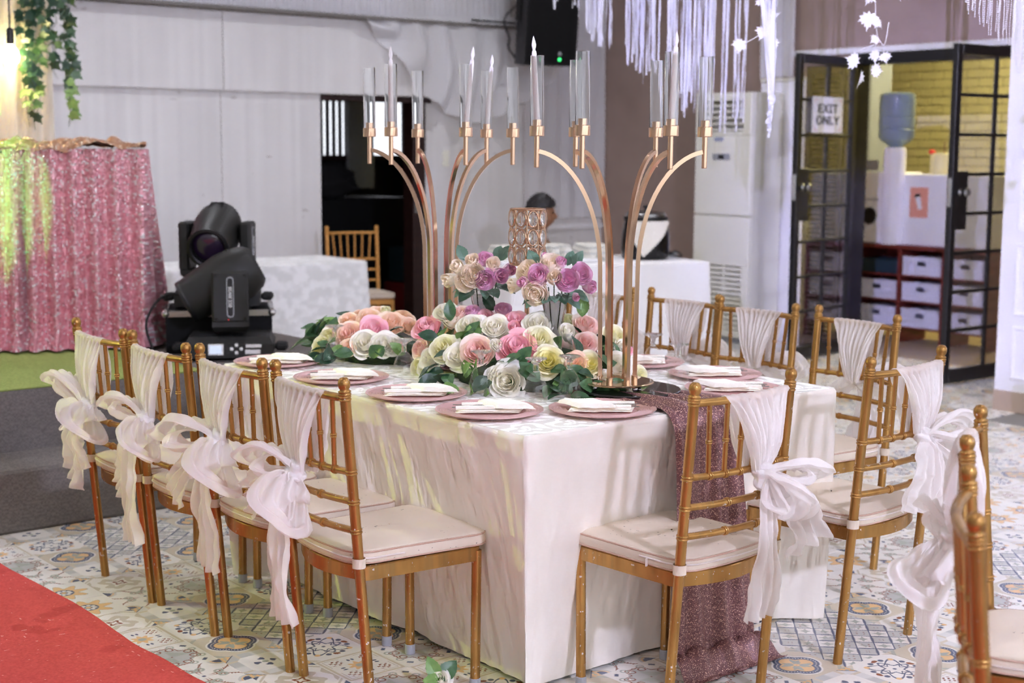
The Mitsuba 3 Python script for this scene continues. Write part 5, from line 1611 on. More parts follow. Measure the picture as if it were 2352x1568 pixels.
solo('kettle_cloth', kettle_cloth(), 'mat_napkin', 'white cloth corner draped diagonally over the black soup kettle', 'cloth', True, Mk)
solo('power_cord', tube(spline([(0.64, 0.02, 0.765), (0.665, -0.05, 0.80), (0.70, -0.08, 0.775), (0.655, -0.12, 0.765), (0.62, -0.05, 0.79), (0.66, 0.04, 0.765)], 40), 0.006, 8), 'mat_rubber', 'black coiled power cord beside the soup kettle on the buffet', 'cord', True, MB)
solo('plug_adapter', rbox(0.05, 0.035, 0.035, 0.006), 'mat_grey_plastic', 'small grey plug lying at the right end of the buffet table', 'plug', 30, MB @ mat((0.695, 0.02, 0.77)))


# ---- seated person behind the buffet
def person():
    k = thing('person', 'person with short black hair in a tan shirt sitting behind the buffet table', 'person')
    import manifold3d as m3
    H = np.array([4.44, 5.20, 0.0])
    d = np.array([0.72, -0.69])           # looks towards the buffet, to the right in the picture
    def W(f, s, z): return (H[0] + d[0] * f - d[1] * s, H[1] + d[1] * f + d[0] * s, z)
    J = {'hip': (W(-0.04, 0, 0.47), 0.145), 'waist': (W(-0.02, 0, 0.62), 0.125), 'chest': (W(0.0, 0, 0.76), 0.135), 'neck': (W(0.03, 0, 0.865), 0.055), 'nape': (W(0.045, 0, 0.93), 0.052)}
    for s, n in ((1, 'l'), (-1, 'r')):
        J['sh' + n] = (W(0.0, 0.17 * s, 0.815), 0.062); J['el' + n] = (W(0.08, 0.22 * s, 0.60), 0.045); J['wr' + n] = (W(0.30, 0.12 * s, 0.66), 0.03)
        J['hp' + n] = (W(-0.02, 0.09 * s, 0.45), 0.09); J['kn' + n] = (W(0.40, 0.11 * s, 0.47), 0.062); J['an' + n] = (W(0.40, 0.11 * s, 0.08), 0.042); J['to' + n] = (W(0.54, 0.12 * s, 0.035), 0.035)
    def bones(ps):
        out = None
        for a, b in ps:
            pts = []
            for q in (a, b):
                s = trimesh.creation.icosphere(2, J[q][1]); pts.append(s.vertices + np.array(J[q][0]))
            m = m3.Manifold.hull_points(np.vstack(pts).astype(np.float64))
            out = m if out is None else out + m
        me = out.refine_to_length(0.025).to_mesh()
        t = trimesh.Trimesh(me.vert_properties[:, :3], me.tri_verts)
        trimesh.smoothing.filter_taubin(t, iterations=12)
        return np.asarray(t.vertices), np.asarray(t.faces)
    part(k, 'body', bones([('neck', 'nape'), ('chest', 'neck'), ('ell', 'wrl'), ('elr', 'wrr'), ('anl', 'tol'), ('anr', 'tor')]), 'mat_skin', True)
    J2 = dict(J)
    part(k, 'shirt', bones([('hip', 'waist'), ('waist', 'chest'), ('chest', 'shl'), ('chest', 'shr'), ('shl', 'ell'), ('shr', 'elr')]), 'mat_shirt', True)
    part(k, 'trousers', bones([('hip', 'hpl'), ('hip', 'hpr'), ('hpl', 'knl'), ('hpr', 'knr'), ('knl', 'anl'), ('knr', 'anr')]), 'mat_black', True)
    # head: skull, jaw, nose, ear, eyes and mouth
    C = np.array(W(0.06, 0, 1.035)); F = np.array([d[0], d[1], -0.10]); F /= np.linalg.norm(F)
    S = np.array([-d[1], d[0], 0]); U = np.cross(F, S)
    U = U if U[2] > 0 else -U
    def L(f, s, u): return C + F * f + S * s + U * u
    v, f = ball(1, n=4)
    x, y, z = v.T
    fx = x * 0.092 - 0.004; sy = y * 0.072; uz = z * 0.112
    jaw = np.clip(-z, 0, 1)
    sy = sy * (1 - 0.38 * jaw ** 1.5); fx = np.where(x < 0, fx * (1 - 0.35 * jaw), fx + 0.010 * jaw)
    nose = np.exp(-((y / 0.16) ** 2 + ((z + 0.12) / 0.20) ** 2)) * (x > 0)
    fx = fx + 0.024 * nose
    eye = (np.exp(-(((np.abs(y) - 0.42) / 0.16) ** 2 + ((z - 0.10) / 0.12) ** 2))) * (x > 0)
    fx = fx - 0.008 * eye
    lip = np.exp(-((y / 0.34) ** 2 + ((z + 0.48) / 0.06) ** 2)) * (x > 0)
    fx = fx + 0.006 * lip
    part(k, 'head', (np.array([L(a, b, c) for a, b, c in zip(fx, sy, uz)]), f), 'mat_skin', True)
    for s in (-1, 1):
        ev, ef = ball(1, n=2)
        part(k, 'ear', (np.array([L(-0.006 + 0.016 * a, s * (0.070 + 0.010 * b), -0.005 + 0.030 * c) for a, b, c in ev]), ef), 'mat_skin', True)
        part(k, 'eye', (np.array([L(0.078 + 0.008 * a, s * 0.030 + 0.012 * b, 0.011 + 0.008 * c) for a, b, c in ev]), ef), 'mat_black_gloss', True)
    hv, hf = ball(1, n=4)
    r = 1 + 0.05 * nz(hv[:, 0] * 5, hv[:, 1] * 5, hv[:, 2] * 5, seed=3)
    X = hv[:, 0] * 0.116 * r - 0.014; Y_ = hv[:, 1] * 0.094 * r; Z_ = hv[:, 2] * 0.128 * r + 0.018
    front = hv[:, 0] > 0.25
    Z_ = np.where(front & (Z_ < 0.055), 0.055 + 0.1 * (Z_ - 0.055), Z_)
    X = np.where(front & (hv[:, 2] < 0.3), np.minimum(X, 0.07), X)
    Z_ = np.maximum(Z_, -0.055)
    part(k, 'hair', (np.array([L(a, b, c) for a, b, c in zip(X, Y_, Z_)]), hf), 'mat_hair', True)
    # hands: palm with four fingers and a thumb resting on the table edge
    for s in (1, -1):
        w = np.array(W(0.30, 0.12 * s, 0.66)); fd = np.array([d[0], d[1], 0.25]); fd /= np.linalg.norm(fd); sd = np.array([-d[1], d[0], 0])
        ms = [tube([w, w + fd * 0.045, w + fd * 0.085], [0.026, 0.036, 0.032], 12)]
        for i, ln in enumerate((0.062, 0.074, 0.070, 0.052)):
            b = w + fd * 0.08 + sd * (-0.027 + 0.018 * i)
            ms.append(tube([b, b + fd * ln * 0.5 + [0, 0, 0.004], b + fd * ln * 0.95 - [0, 0, 0.010]], [0.0085, 0.008, 0.006], 8))
        b = w + fd * 0.03 - sd * 0.03 * s
        ms.append(tube([b, b + fd * 0.03 - sd * 0.02 * s, b + fd * 0.055 - sd * 0.022 * s], [0.010, 0.009, 0.007], 8))
        part(k, 'hand', cat(*ms), 'mat_skin', True)
    c = thing('stool', 'plain stool the person behind the buffet sits on', 'stool')
    part(c, 'seat', lathe([(0, 0.31), (0.17, 0.31), (0.175, 0.325), (0.16, 0.335), (0, 0.335)], 24, (H[0], H[1], 0)), 'mat_black', 30)
    for i in range(4):
        b = i * PI / 2 + 0.4
        part(c, 'leg', rod((H[0] + 0.17 * math.cos(b), H[1] + 0.17 * math.sin(b), 0), (H[0] + 0.12 * math.cos(b), H[1] + 0.12 * math.sin(b), 0.31), 0.014), 'mat_steel')


person()


# ---- floor standing air conditioner: front towards -x
def air_conditioner():
    k = thing('air_conditioner', 'tall cream floor standing air conditioner against the brown wall', 'air conditioner')
    x0, x1, y0, y1, H = 6.10, 6.46, 4.62, 5.20, 1.93
    f, t = x0 + 0.03, 0.035
    B = 'mat_cream_plastic'
    # a hollow shell: the slots open into it
    part(k, 'cabinet', cat(cbox(f, x1, y0, y0 + 0.02, 0.04, H, 0.004), cbox(f, x1, y1 - 0.02, y1, 0.04, H, 0.004), box(x1 - 0.02, x1, y0 + 0.02, y1 - 0.02, 0.04, H), cbox(f, x1 - 0.02, y0 + 0.02, y1 - 0.02, H - 0.02, H, 0.004), box(f, x1 - 0.02, y0 + 0.02, y1 - 0.02, 0.04, 0.06),
                           cbox(x0, f, y0, y0 + t + 0.05, 1.605, H, 0.006), cbox(x0, f, y1 - t - 0.05, y1, 1.605, H, 0.006), cbox(x0, f, y0 + t + 0.05, y1 - t - 0.05, 1.885, H, 0.006), cbox(x0, f, y0 + t + 0.05, y1 - t - 0.05, 1.605, 1.63, 0.004)), B, False)
    part(k, 'plinth', cbox(x0 + 0.05, x1, y0 + 0.01, y1 - 0.01, 0, 0.04, 0.004), 'mat_grey_plastic', False)
    part(k, 'front_panel', cbox(x0, f, y0, y1, 0.992, 1.602, 0.008), B, False)
    part(k, 'front_panel', cat(cbox(x0, f, y0, y1, 0.60, 0.985, 0.006), cbox(x0, f, y0, y0 + 0.07, 0.05, 0.60, 0.004), cbox(x0, f, y1 - 0.07, y1, 0.05, 0.60, 0.004), cbox(x0, f, y0 + 0.07, y1 - 0.07, 0.05, 0.10, 0.004), box(x0 + 0.004, f, y0 + 0.25, y0 + 0.262, 0.10, 0.60)), B, False)
    for i in range(6):
        z = 1.640 + 0.046 * i
        part(k, 'outlet_louvre', cbox(x0 + 0.002, f + 0.02, y0 + 0.085, y1 - 0.085, z, z + 0.014, 0.003), B, False)
    part(k, 'outlet_divider', cbox(x0 + 0.006, f, y0 + 0.285, y0 + 0.30, 1.632, 1.885, 0.002), B, False)
    for i in range(13):
        z = 0.108 + 0.038 * i
        part(k, 'intake_slat', cbox(x0 + 0.002, f - 0.002, y0 + 0.07, y1 - 0.07, z, z + 0.025, 0.003), B, False)
    part(k, 'display', cbox(x0 - 0.003, x0, 4.83, 5.01, 1.415, 1.465, 0.001), 'mat_grey_plastic', False)
    part(k, 'display', cbox(x0 - 0.005, x0 - 0.003, 4.89, 4.95, 1.425, 1.455, 0.0005), 'mat_black', False)
    part(k, 'badge', mv(extrude(rrect(-0.05, 0.05, -0.016, 0.016, 0.015), 0.002), M=np.array([[0, 0, -1, x0], [-1, 0, 0, 4.95], [0, 1, 0, 1.575], [0, 0, 0, 1.0]])), 'mat_blue_grey', False)


air_conditioner()
solo('wall_switch', cat(cbox(4.735, 4.80, 6.688, 6.6995, 1.345, 1.475, 0.003), cbox(4.75, 4.785, 6.683, 6.689, 1.36, 1.405, 0.001), cbox(4.75, 4.785, 6.683, 6.689, 1.415, 1.46, 0.001)), 'mat_cream_plastic', 'beige double wall switch beside the dark doorway', 'switch', False)


# ---- ceiling cloth, swag and curtains
def pleated_panel(x0, x1, y, z0, z1, pitch, amp, seed, n=16):
    m = int((x1 - x0) / pitch * 8)
    x = np.linspace(x0, x1, m)
    rows = []
    for z in np.linspace(z1, z0, n):
        rows.append(np.stack([x, y - amp * (0.5 + 0.5 * np.sin(2 * PI * x / pitch + 2.4 * nz(x * 2.3, z * 0.8, seed=seed))) - 0.3 * amp * nz(x * 18, z * 1.2, seed=seed + 1), x * 0 + z], 1))
    return grid(np.array(rows))


solo('ceiling_cloth', pleated_panel(-8, 5.42, YB - 0.02, 2.487, 3.68, 0.055, 0.022, 5), 'mat_voile', 'pleated white cloth hanging above the dark strip of the back wall', 'drapery', True)


def swag():
    m, n = 90, 34
    s = np.linspace(0, 1, m)
    bot = spline([(3.90, 2.455), (4.16, 2.22), (4.45, 1.93), (4.72, 1.77), (5.02, 1.70), (5.30, 1.80), (5.62, 1.95), (5.86, 2.15), (5.95, 2.5)], m)
    top = np.stack([3.88 + 2.12 * s ** 1.0, 2.49 + 0.10 * s], 1)
    rows = []
    for t in np.linspace(0, 1, n):
        p = top * (1 - t) + bot * t
        x = p[:, 0] + 0.10 * math.sin(PI * t) * (1 - s)
        d = 0.045 + 0.05 * math.sin(PI * t * 0.9) * np.sin(PI * s) + (0.012 + 0.040 * t) * np.sin(2 * PI * (8.5 * s + 0.9 * t + 0.35 * nz(s * 3, t, seed=3))) + 0.008 * nz(s * 40, t * 5, seed=8)
        rows.append(np.stack([x, YB - 0.07 - np.maximum(d, 0.002), p[:, 1]], 1))
    return grid(np.array(rows))


solo('wall_swag', swag(), 'mat_voile', 'white gauze swag looped along the back wall left of the speaker', 'drapery', True)
solo('curtain_rod', rod((4.88, YB - 0.20, 2.505), (5.34, YB - 0.20, 2.505), 0.008), 'mat_black', 'thin dark rod sticking out below the ceiling cloth beside the speaker', 'rod')
solo('white_curtain', mv(pleated_panel(-0.24, 0.10, 0, 2.05, 3.66, 0.075, 0.03, 15), M=np.array([[0, 1, 0, XR - 0.03], [-1, 0, 0, 4.62], [0, 0, 1, 0], [0, 0, 0, 1.0]])), 'mat_voile', 'narrow white curtain hanging on the brown wall left of the glass doors', 'curtain', True)
solo('wall_veil', pleated_panel(5.55, 6.48, YB - 0.04, 0.9, 3.66, 0.19, 0.018, 25), 'mat_voile', 'flat white veil covering the back wall right of the speaker', 'drapery', True)


# ---- loudspeaker on the back wall
def speaker():
    k = thing('loudspeaker', 'black loudspeaker hung high on the back wall with a green light', 'loudspeaker')
    M = mat((5.36, 6.20, 0), math.radians(-17)) @ np.array([[1, 0, 0, 0], [0, 1, -0.12, 0.27], [0, 0.12, 1, 0], [0, 0, 0, 1.0]])
    part(k, 'cabinet', cat(extrude([(-0.225, -0.17), (0.225, -0.17), (0.225, 0.02), (0.14, 0.17), (-0.14, 0.17), (-0.225, 0.02)], 0.86, (0, 0, 2.165))), 'mat_black', False, M)
    part(k, 'grille', cbox(-0.212, 0.212, -0.180, -0.171, 2.18, 3.01, 0.004), 'mat_case', False, M)
    part(k, 'handle', cbox(-0.245, -0.226, -0.06, 0.01, 2.50, 2.74, 0.005), 'mat_rubber', False, M)
    part(k, 'badge', mv(ball(0.016, n=2, s=(1, 0.25, 1)), (0.075, -0.182, 2.262)), 'mat_grey_plastic', True, M)
    part(k, 'power_light', mv(ball(0.012, n=2, s=(1, 0.4, 1)), (0.075, -0.181, 2.218)), 'mat_black', True, M, emitter={'type': 'area', 'radiance': rgb_em(0.05, 1.1, 0.25)})
    part(k, 'cable', tube(spline([(-0.22, 0.05, 2.62), (-0.30, 0.1, 2.5), (-0.24, 0.12, 2.36), (-0.27, 0.05, 2.28), (-0.15, 0.1, 2.17)], 30), 0.008, 6), 'mat_rubber', True, M)
    part(k, 'bracket', cat(cbox(-0.05, 0.05, 0.17, 0.42, 2.60, 2.66, 0.004), cbox(-0.07, 0.07, 0.40, 0.42, 2.5, 2.76, 0.004)), 'mat_black_steel', False, M)


def rgb_em(r, g, b):
    return {'type': 'rgb', 'value': [r, g, b]}


speaker()


# ---- sequin covered pedestal on the stage
def sequin_table():
    k = thing('sequin_table', 'tall stage table hung with pink sequin cloth, gold sequin cloth bunched on top', 'table')
    A, B = np.array([0.30, 4.12]), np.array([0.815, 3.895])          # front left, front right corner of the top
    d = (B - A) / np.linalg.norm(B - A); q = np.array([-d[1], d[0]])
    depth = 0.85
    A2 = np.array([-0.55, 4.52])                                       # the left face runs back at an angle
    c = [A, B, B + q * depth, A2 + q * depth, A2]
    o = resample(np.array(c), 700)
    dd = np.roll(o, -1, 0) - np.roll(o, 1, 0)
    n = np.stack([dd[:, 1], -dd[:, 0]], 1); n /= np.linalg.norm(n, axis=1, keepdims=True)
    for _ in range(6): n = 0.5 * n + 0.25 * (np.roll(n, 1, 0) + np.roll(n, -1, 0))
    L = np.arange(701) / 700 * np.linalg.norm(dd, axis=1).sum() / 2
    o2, n2 = np.vstack([o, o[:1]]), np.vstack([n, n[:1]])
    rows, uv = [], []
    zs = np.r_[np.linspace(1.485, 0.60, 46), 0.56, 0.535, 0.522]
    for z in zs:
        h = (1.485 - z) / 0.97
        f = (0.012 + 0.030 * min(1, h * 1.4)) * np.sin(2 * PI * L / 0.105 + 1.7 * nz(L * 2.6, h * 0.5, seed=4)) + 0.015 * h * nz(L * 5, h * 0.8, seed=6)
        pud = 0.10 * max(0, (0.60 - z) / 0.08) ** 1.5 * (0.6 + 0.4 * nz(L * 4, seed=9))
        rows.append(np.column_stack([o2 + n2 * (0.012 + 0.075 * h ** 1.3 + f + pud)[:, None], np.full(701, z)]))
        uv.append(np.column_stack([L, np.full(701, z)]))
    v, fc = grid(np.array(rows), flip=True)
    part(k, 'skirt', (v, fc), 'mat_sequin_pink', True, uv=np.vstack(uv))
    part(k, 'top_board', cat(extrude(Polygon(c), 0.02, (0, 0, 1.462))), 'mat_dark_wood', False)
    s, t = np.meshgrid(np.linspace(-1.6, 1.02, 200), np.linspace(-0.03, 1.02, 60), indexing='ij')
    X = A[None, None] + d * (s * np.linalg.norm(B - A))[..., None] + q * (t * depth)[..., None]
    Z = 1.498 + 0.040 * np.maximum(0, nz(s * 4, t * 5, seed=14)) + 0.020 * np.abs(nz(s * 8, t * 11, seed=15)) + 0.012 * nz(s * 15, t * 22, seed=16) - 0.05 * np.maximum(0, -t) * 28 * (0.3 + 0.7 * np.maximum(0, nz(s * 5, seed=17)))
    v, fc = grid(np.concatenate([X, Z[..., None]], -1))
    part(k, 'top_cloth', (v, fc), 'mat_sequin_gold', True, uv=np.stack([s * 0.56, t * 0.85], -1).reshape(-1, 2), label='bunched gold sequin cloth')


sequin_table()


# ---- moving head lights
def moving_head(pos, rz, pan, tilt, label):
    k = thing('moving_head_light', label, 'stage light')
    M = mat(pos, rz)
    H = 'mat_housing'
    body = trimesh.convex.convex_hull(np.array([(x, y, z) for z, sx, sy in ((0.012, 0.205, 0.150), (0.075, 0.205, 0.150), (0.110, 0.185, 0.125)) for x in (-sx, sx) for y in (-sy, sy)]))
    part(k, 'base', tri(body), H, False, M)
    for x in (-0.15, 0.15):
        for y in (-0.10, 0.10):
            part(k, 'rubber_foot', lathe([(0, 0), (0.02, 0), (0.018, 0.013), (0, 0.013)], 12, (x, y, 0)), 'mat_rubber', 30, M)
    part(k, 'screen', cat(cbox(-0.095, -0.025, -0.156, -0.149, 0.026, 0.078, 0.002)), 'mat_white_plastic', False, M)
    scr = part(k, 'screen_glass', cbox(-0.088, -0.034, -0.158, -0.1555, 0.033, 0.071, 0.0005), 'mat_grey_plastic', False, M, emitter={'type': 'area', 'radiance': rgb_em(0.16, 0.19, 0.26)})
    for dx, dz in ((0.022, 0), (-0.022, 0), (0, 0.018), (0, -0.018)):
        part(k, 'key_button', mv(ball(0.0085, n=2, s=(1, 0.4, 1)), (0.035 + dx, -0.151, 0.054 + dz)), 'mat_white_plastic', True, M)
    part(k, 'label_plate', cbox(0.075, 0.145, -0.1525, -0.150, 0.030, 0.050, 0.0005), 'mat_sign_white', False, M)
    part(k, 'label_plate', cbox(0.078, 0.150, -0.1525, -0.150, 0.060, 0.075, 0.0005), 'mat_sign_white', False, M)
    part(k, 'turntable', lathe([(0.07, 0.108), (0.075, 0.12), (0.07, 0.132), (0.06, 0.134), (0.0, 0.134)], 28), 'mat_black', 30, M)
    for x in (-0.24, 0.24):
        part(k, 'carry_handle', cbox(x - 0.03, x + 0.03, -0.06, 0.06, 0.03, 0.065, 0.012), 'mat_rubber', False, M)
    # yoke: a U with broad arms, turned on the base
    M = mat(pos, pan)
    yk = trimesh.convex.convex_hull(np.array([(x, y, z) for z, sx, sy in ((0.132, 0.13, 0.075), (0.160, 0.170, 0.085), (0.185, 0.170, 0.085)) for x in (-sx, sx) for y in (-sy, sy)]))
    yoke = part(k, 'yoke', cat(tri(yk), *[cbox(s * 0.15 - 0.026, s * 0.15 + 0.026, -0.085, 0.085, 0.180, 0.420, 0.010) for s in (-1, 1)]), H, False, M)
    for s in (-1, 1):
        for y in (-0.065, 0.065):
            for z in (0.20, 0.40):
                part(yoke, 'screw', mv(lathe([(0, 0), (0.007, 0), (0.006, 0.003), (0, 0.003)], 10), M=frame((s * 0.176, y, z), (s, 0, 0))), 'mat_black_gloss', 30, M)
        badge = mv(extrude(rrect(-0.095, 0.095, -0.017, 0.017, 0.0165), 0.003), M=np.array([[0, 0, s * 1.0, s * 0.176], [0, 1 * s, 0, 0], [-1, 0, 0, 0.30], [0, 0, 0, 1.0]]))
        part(yoke, 'badge', badge, 'mat_grey_plastic', False, M)
        inner = mv(extrude(rrect(-0.089, 0.089, -0.012, 0.012, 0.0115), 0.001), M=np.array([[0, 0, s * 1.0, s * 0.1791], [0, 1 * s, 0, 0], [-1, 0, 0, 0.30], [0, 0, 0, 1.0]]))
        part(yoke, 'badge_field', inner, 'mat_black', False, M)
        tv, tf = tri(meshkit.text_mesh('BEAM 230', 0.014, 0.001, True))
        tv = tv - np.array([(tv[:, 0].min() + tv[:, 0].max()) / 2, 0.007, 0])
        # letters run downwards along the arm
        part(yoke, 'lettering', (np.stack([s * (0.1802 + tv[:, 2]), s * tv[:, 1], 0.30 - tv[:, 0]], 1), tf), 'mat_sign_white', False, M)
    part(yoke, 'status_light', mv(ball(0.004, n=1), (0.176, -0.01, 0.195)), 'mat_red_glow', True, M)
    # head: turned about the x axis through z = 0.36
    c, s_ = math.cos(tilt), math.sin(tilt)
    R = np.array([[1, 0, 0, 0], [0, c, -s_, 0], [0, s_, c, 0.37], [0, 0, 0, 1.0]])
    prof = [(0.0, -0.150), (0.075, -0.150), (0.100, -0.125), (0.118, -0.06), (0.122, 0.02), (0.112, 0.10), (0.098, 0.20), (0.096, 0.225), (0.088, 0.225), (0.086, 0.19), (0.0, 0.185)]
    v, f = lathe(prof, 44)
    v = v * np.array([0.98, 1.08, 1.0])
    head = part(k, 'head', (v, f), H, 35, M @ R)
    part(head, 'front_rim', lathe([(0.080, 0.215), (0.100, 0.215), (0.104, 0.222), (0.102, 0.235), (0.088, 0.238), (0.080, 0.23)], 40), 'mat_black', 30, M @ R)
    part(head, 'lens', (lambda a: (a[0] * np.array([1, 1, 0.35]) + np.array([0, 0, 0.190]), a[1]))(ball(0.082, n=3)), 'mat_lens', True, M @ R)
    for b in (0.6, 2.5):
        part(head, 'vent', cat(*[mv(cbox(-0.035, 0.035, -0.003, 0.003, -0.002, 0.004, 0.001), (0.0, 0.126 * math.copysign(1, 1.5 - b), -0.07 + 0.018 * i)) for i in range(5)]), 'mat_black_gloss', False, M @ R)
    part(head, 'maker_plate', mv(extrude(rrect(-0.032, 0.032, -0.010, 0.010, 0.0095), 0.002), M=np.array([[1, 0, 0, 0], [0, 0, -1, -0.126], [0, 1, 0, 0.06], [0, 0, 0, 1.0]])), 'mat_rust', False, M @ R)
    return M


# the lens looks along local -y when the head is level
moving_head((0.965, 3.335, 0.509), math.radians(-32), math.radians(-118), math.radians(118), 'nearer black moving head stage light, on the stage floor, its lens turned left')
moving_head((1.095, 3.69, 0.712), math.radians(-32), math.radians(-40), math.radians(108), 'black moving head stage light standing on the flight case behind the nearer one')
k = thing('flight_case', 'black flight case with aluminium edges standing on the stage under the rear light', 'case')
Mc = mat((1.09, 3.68, 0.5015), math.radians(-28))
part(k, 'box', cbox(-0.255, 0.255, -0.19, 0.19, 0.0, 0.208, 0.004), 'mat_case', False, Mc)
part(k, 'edge_trim', cat(*[cbox(-0.26, 0.26, s * 0.19 - 0.012, s * 0.19 + 0.012, 0.178, 0.2095, 0.003) for s in (-1, 1)], *[cbox(s * 0.255 - 0.012, s * 0.255 + 0.012, -0.19, 0.19, 0.178, 0.2095, 0.003) for s in (-1, 1)]), 'mat_steel', False, Mc)
for sx in (-1, 1):
    for sy in (-1, 1):
        part(k, 'ball_corner', ball(0.022, (sx * 0.252, sy * 0.188, 0.196), 2), 'mat_chrome', True, Mc)
solo('light_cable', tube(spline([(0.86, 3.55, 0.80), (0.74, 3.60, 0.78), (0.66, 3.60, 0.66), (0.66, 3.52, 0.525), (0.60, 3.40, 0.515), (0.70, 3.34, 0.514), (0.79, 3.38, 0.53)], 50), 0.006, 7), 'mat_rubber', 'black cable looping from the rear stage light to the stage floor', 'cable', True)


# ------------------------------------------------------------------ ivy, hanging tinsel, paper leaves
IVY = [(0, -0.50), (0.16, -0.46), (0.40, -0.52), (0.36, -0.22), (0.58, 0.02), (0.30, 0.10), (0.20, 0.20), (0.0, 0.62), (-0.20, 0.20), (-0.30, 0.10), (-0.58, 0.02), (-0.36, -0.22), (-0.40, -0.52), (-0.16, -0.46)]
MAPLE = [(0, -0.48), (0.10, -0.30), (0.34, -0.40), (0.30, -0.24), (0.56, -0.16), (0.44, -0.04), (0.62, 0.14), (0.36, 0.12), (0.36, 0.30), (0.20, 0.20), (0.18, 0.40), (0.08, 0.36), (0, 0.66),
         (-0.08, 0.36), (-0.18, 0.40), (-0.20, 0.20), (-0.36, 0.30), (-0.36, 0.12), (-0.62, 0.14), (-0.44, -0.04), (-0.56, -0.16), (-0.30, -0.24), (-0.34, -0.40), (-0.10, -0.30)]


def bend(k):
    def fn(v):
        v = v.copy(); v[:, 2] = -k * (v[:, 0] ** 2) + 0.10 * np.abs(v[:, 0]) - 0.22 * np.maximum(0, v[:, 1]) ** 2
        return v
    return fn


IVYD = [shp(polysheet(IVY, bend(0.4)), m, True) for m in ('mat_leaf_dark', 'mat_leaf', 'mat_leaf_light')]
MAPD = [shp(polysheet(MAPLE, bend(q)), 'mat_white_leaf', 40) for q in (0.5, -0.3)]


def hang_leaf(parent, d, p, down, face, size):
    """leaf whose tip (local +y) points along `down` and whose face looks along `face`"""
    y = np.asarray(down, float); y /= np.linalg.norm(y)
    z = np.asarray(face, float); z = z - y * np.dot(y, z); z /= np.linalg.norm(z)
    M = np.eye(4)
    M[:3, 0], M[:3, 1], M[:3, 2], M[:3, 3] = np.cross(y, z) * size, y * size, z * size, p
    part(parent, 'leaf', d, M=M)


TOCAM = np.array([-0.64, -0.76, -0.05])


def ivy():
    k = thing('ivy_garland', 'green ivy trailing down the cream drape on the stage above the sequin table', 'ivy')
    rs = np.random.RandomState(3)
    # vines: (x at the top, x at the end, lowest z)
    for x0, x1, zb in ((0.62, 0.63, 1.60), (0.66, 0.67, 1.58), (0.71, 0.685, 1.72), (0.75, 0.70, 1.66), (0.80, 0.78, 1.90), (0.84, 0.87, 1.60), (0.86, 0.895, 1.62), (0.78, 0.80, 1.86), (0.69, 0.72, 1.95), (0.83, 0.88, 1.75)):
        n = 14
        z = np.linspace(2.75, zb, n)
        x = x0 + (x1 - x0) * np.linspace(0, 1, n) + 0.010 * rs.randn(n)
        y = 4.93 + 0.03 * rs.randn() + 0.012 * rs.randn(n)
        P = spline(np.stack([x, y, z], 1), 40)
        part(k, 'vine', tube(P, 0.0018, 5), 'mat_stem', True)
        m = int((2.6 - zb) / 0.052)
        for i in range(m):
            q = P[int(39 * (0.12 + 0.88 * i / m))]
            s = 0.054 + 0.018 * rs.rand()
            side = rs.choice([-1, 1])
            tone = 2 if q[2] < 1.85 and rs.rand() < 0.75 else rs.choice([0, 0, 1])
            hang_leaf(k, IVYD[tone], q + np.array([0.016 * side, -0.012 - 0.025 * rs.rand(), 0]), (0.5 * side, -0.15, -0.8 + 0.5 * rs.rand()), TOCAM + 0.45 * rs.randn(3), s)


solo('stage_drape', mv(pleated_panel(0.36, 0.84, 0, 0.52, 3.66, 0.085, 0.03, 31), (0, 5.06, 0)), 'mat_curtain_cream', 'cream drape hanging on the stage behind the ivy', 'curtain', True)
ivy()
k = thing('pendant_bulb', 'glowing bulb on a black cord hanging left of the ivy', 'lamp')
part(k, 'cord', rod((0.535, 4.86, 2.10), (0.535, 4.86, 3.69), 0.004, 6), 'mat_rubber')
part(k, 'socket', lathe([(0, 2.025), (0.017, 2.025), (0.018, 2.03), (0.018, 2.10), (0.010, 2.11), (0, 2.11)], 18, (0.535, 4.86, 0)), 'mat_black')
part(k, 'bulb', lathe([(0, 1.915), (0.02, 1.918), (0.038, 1.935), (0.044, 1.96), (0.038, 1.99), (0.020, 2.015), (0.014, 2.025)], 22, (0.535, 4.86, 0)), 'mat_white_plastic', True, emitter={'type': 'area', 'radiance': rgb_em(38.0, 30.0, 14.0)})


def ribbon(p0, length, w, seed, n=34, twist=5.0):
    rs = np.random.RandomState(seed)
    z = np.linspace(0, -length, n)
    a = np.cumsum(rs.randn(n) * 0.5) + np.linspace(0, twist, n) + rs.rand() * 6
    x = p0[0] + 0.004 * np.cumsum(rs.randn(n)) * 0.4; y = p0[1] + 0.004 * np.cumsum(rs.randn(n)) * 0.4
    d = np.stack([np.cos(a), np.sin(a), 0 * a], 1) * (w / 2)
    c = np.stack([x, y, p0[2] + z], 1)
    return grid(np.stack([c - d, c, c + d], 1))


def tinsel(label, a, b, ztop, zends, n, seed, w=0.011, per=3):
    """foil strands hanging in a row from a to b; zends: lengths' lower ends along the row"""
    k = thing('tinsel_curtain', label, 'tinsel')
    rs = np.random.RandomState(seed)
    for i in range(n):
        t = i / (n - 1)
        zb = np.interp(t, np.linspace(0, 1, len(zends)), zends) + 0.035 * rs.randn()
        p = np.array(a) * (1 - t) + np.array(b) * t + 0.03 * rs.randn(2)
        part(k, 'strand', cat(*[ribbon((p[0] + 0.010 * rs.randn(), p[1] + 0.010 * rs.randn(), ztop), ztop - zb - 0.05 * q * rs.rand(), w, seed * 100 + i * 5 + q) for q in range(per)]), 'mat_tinsel', False)


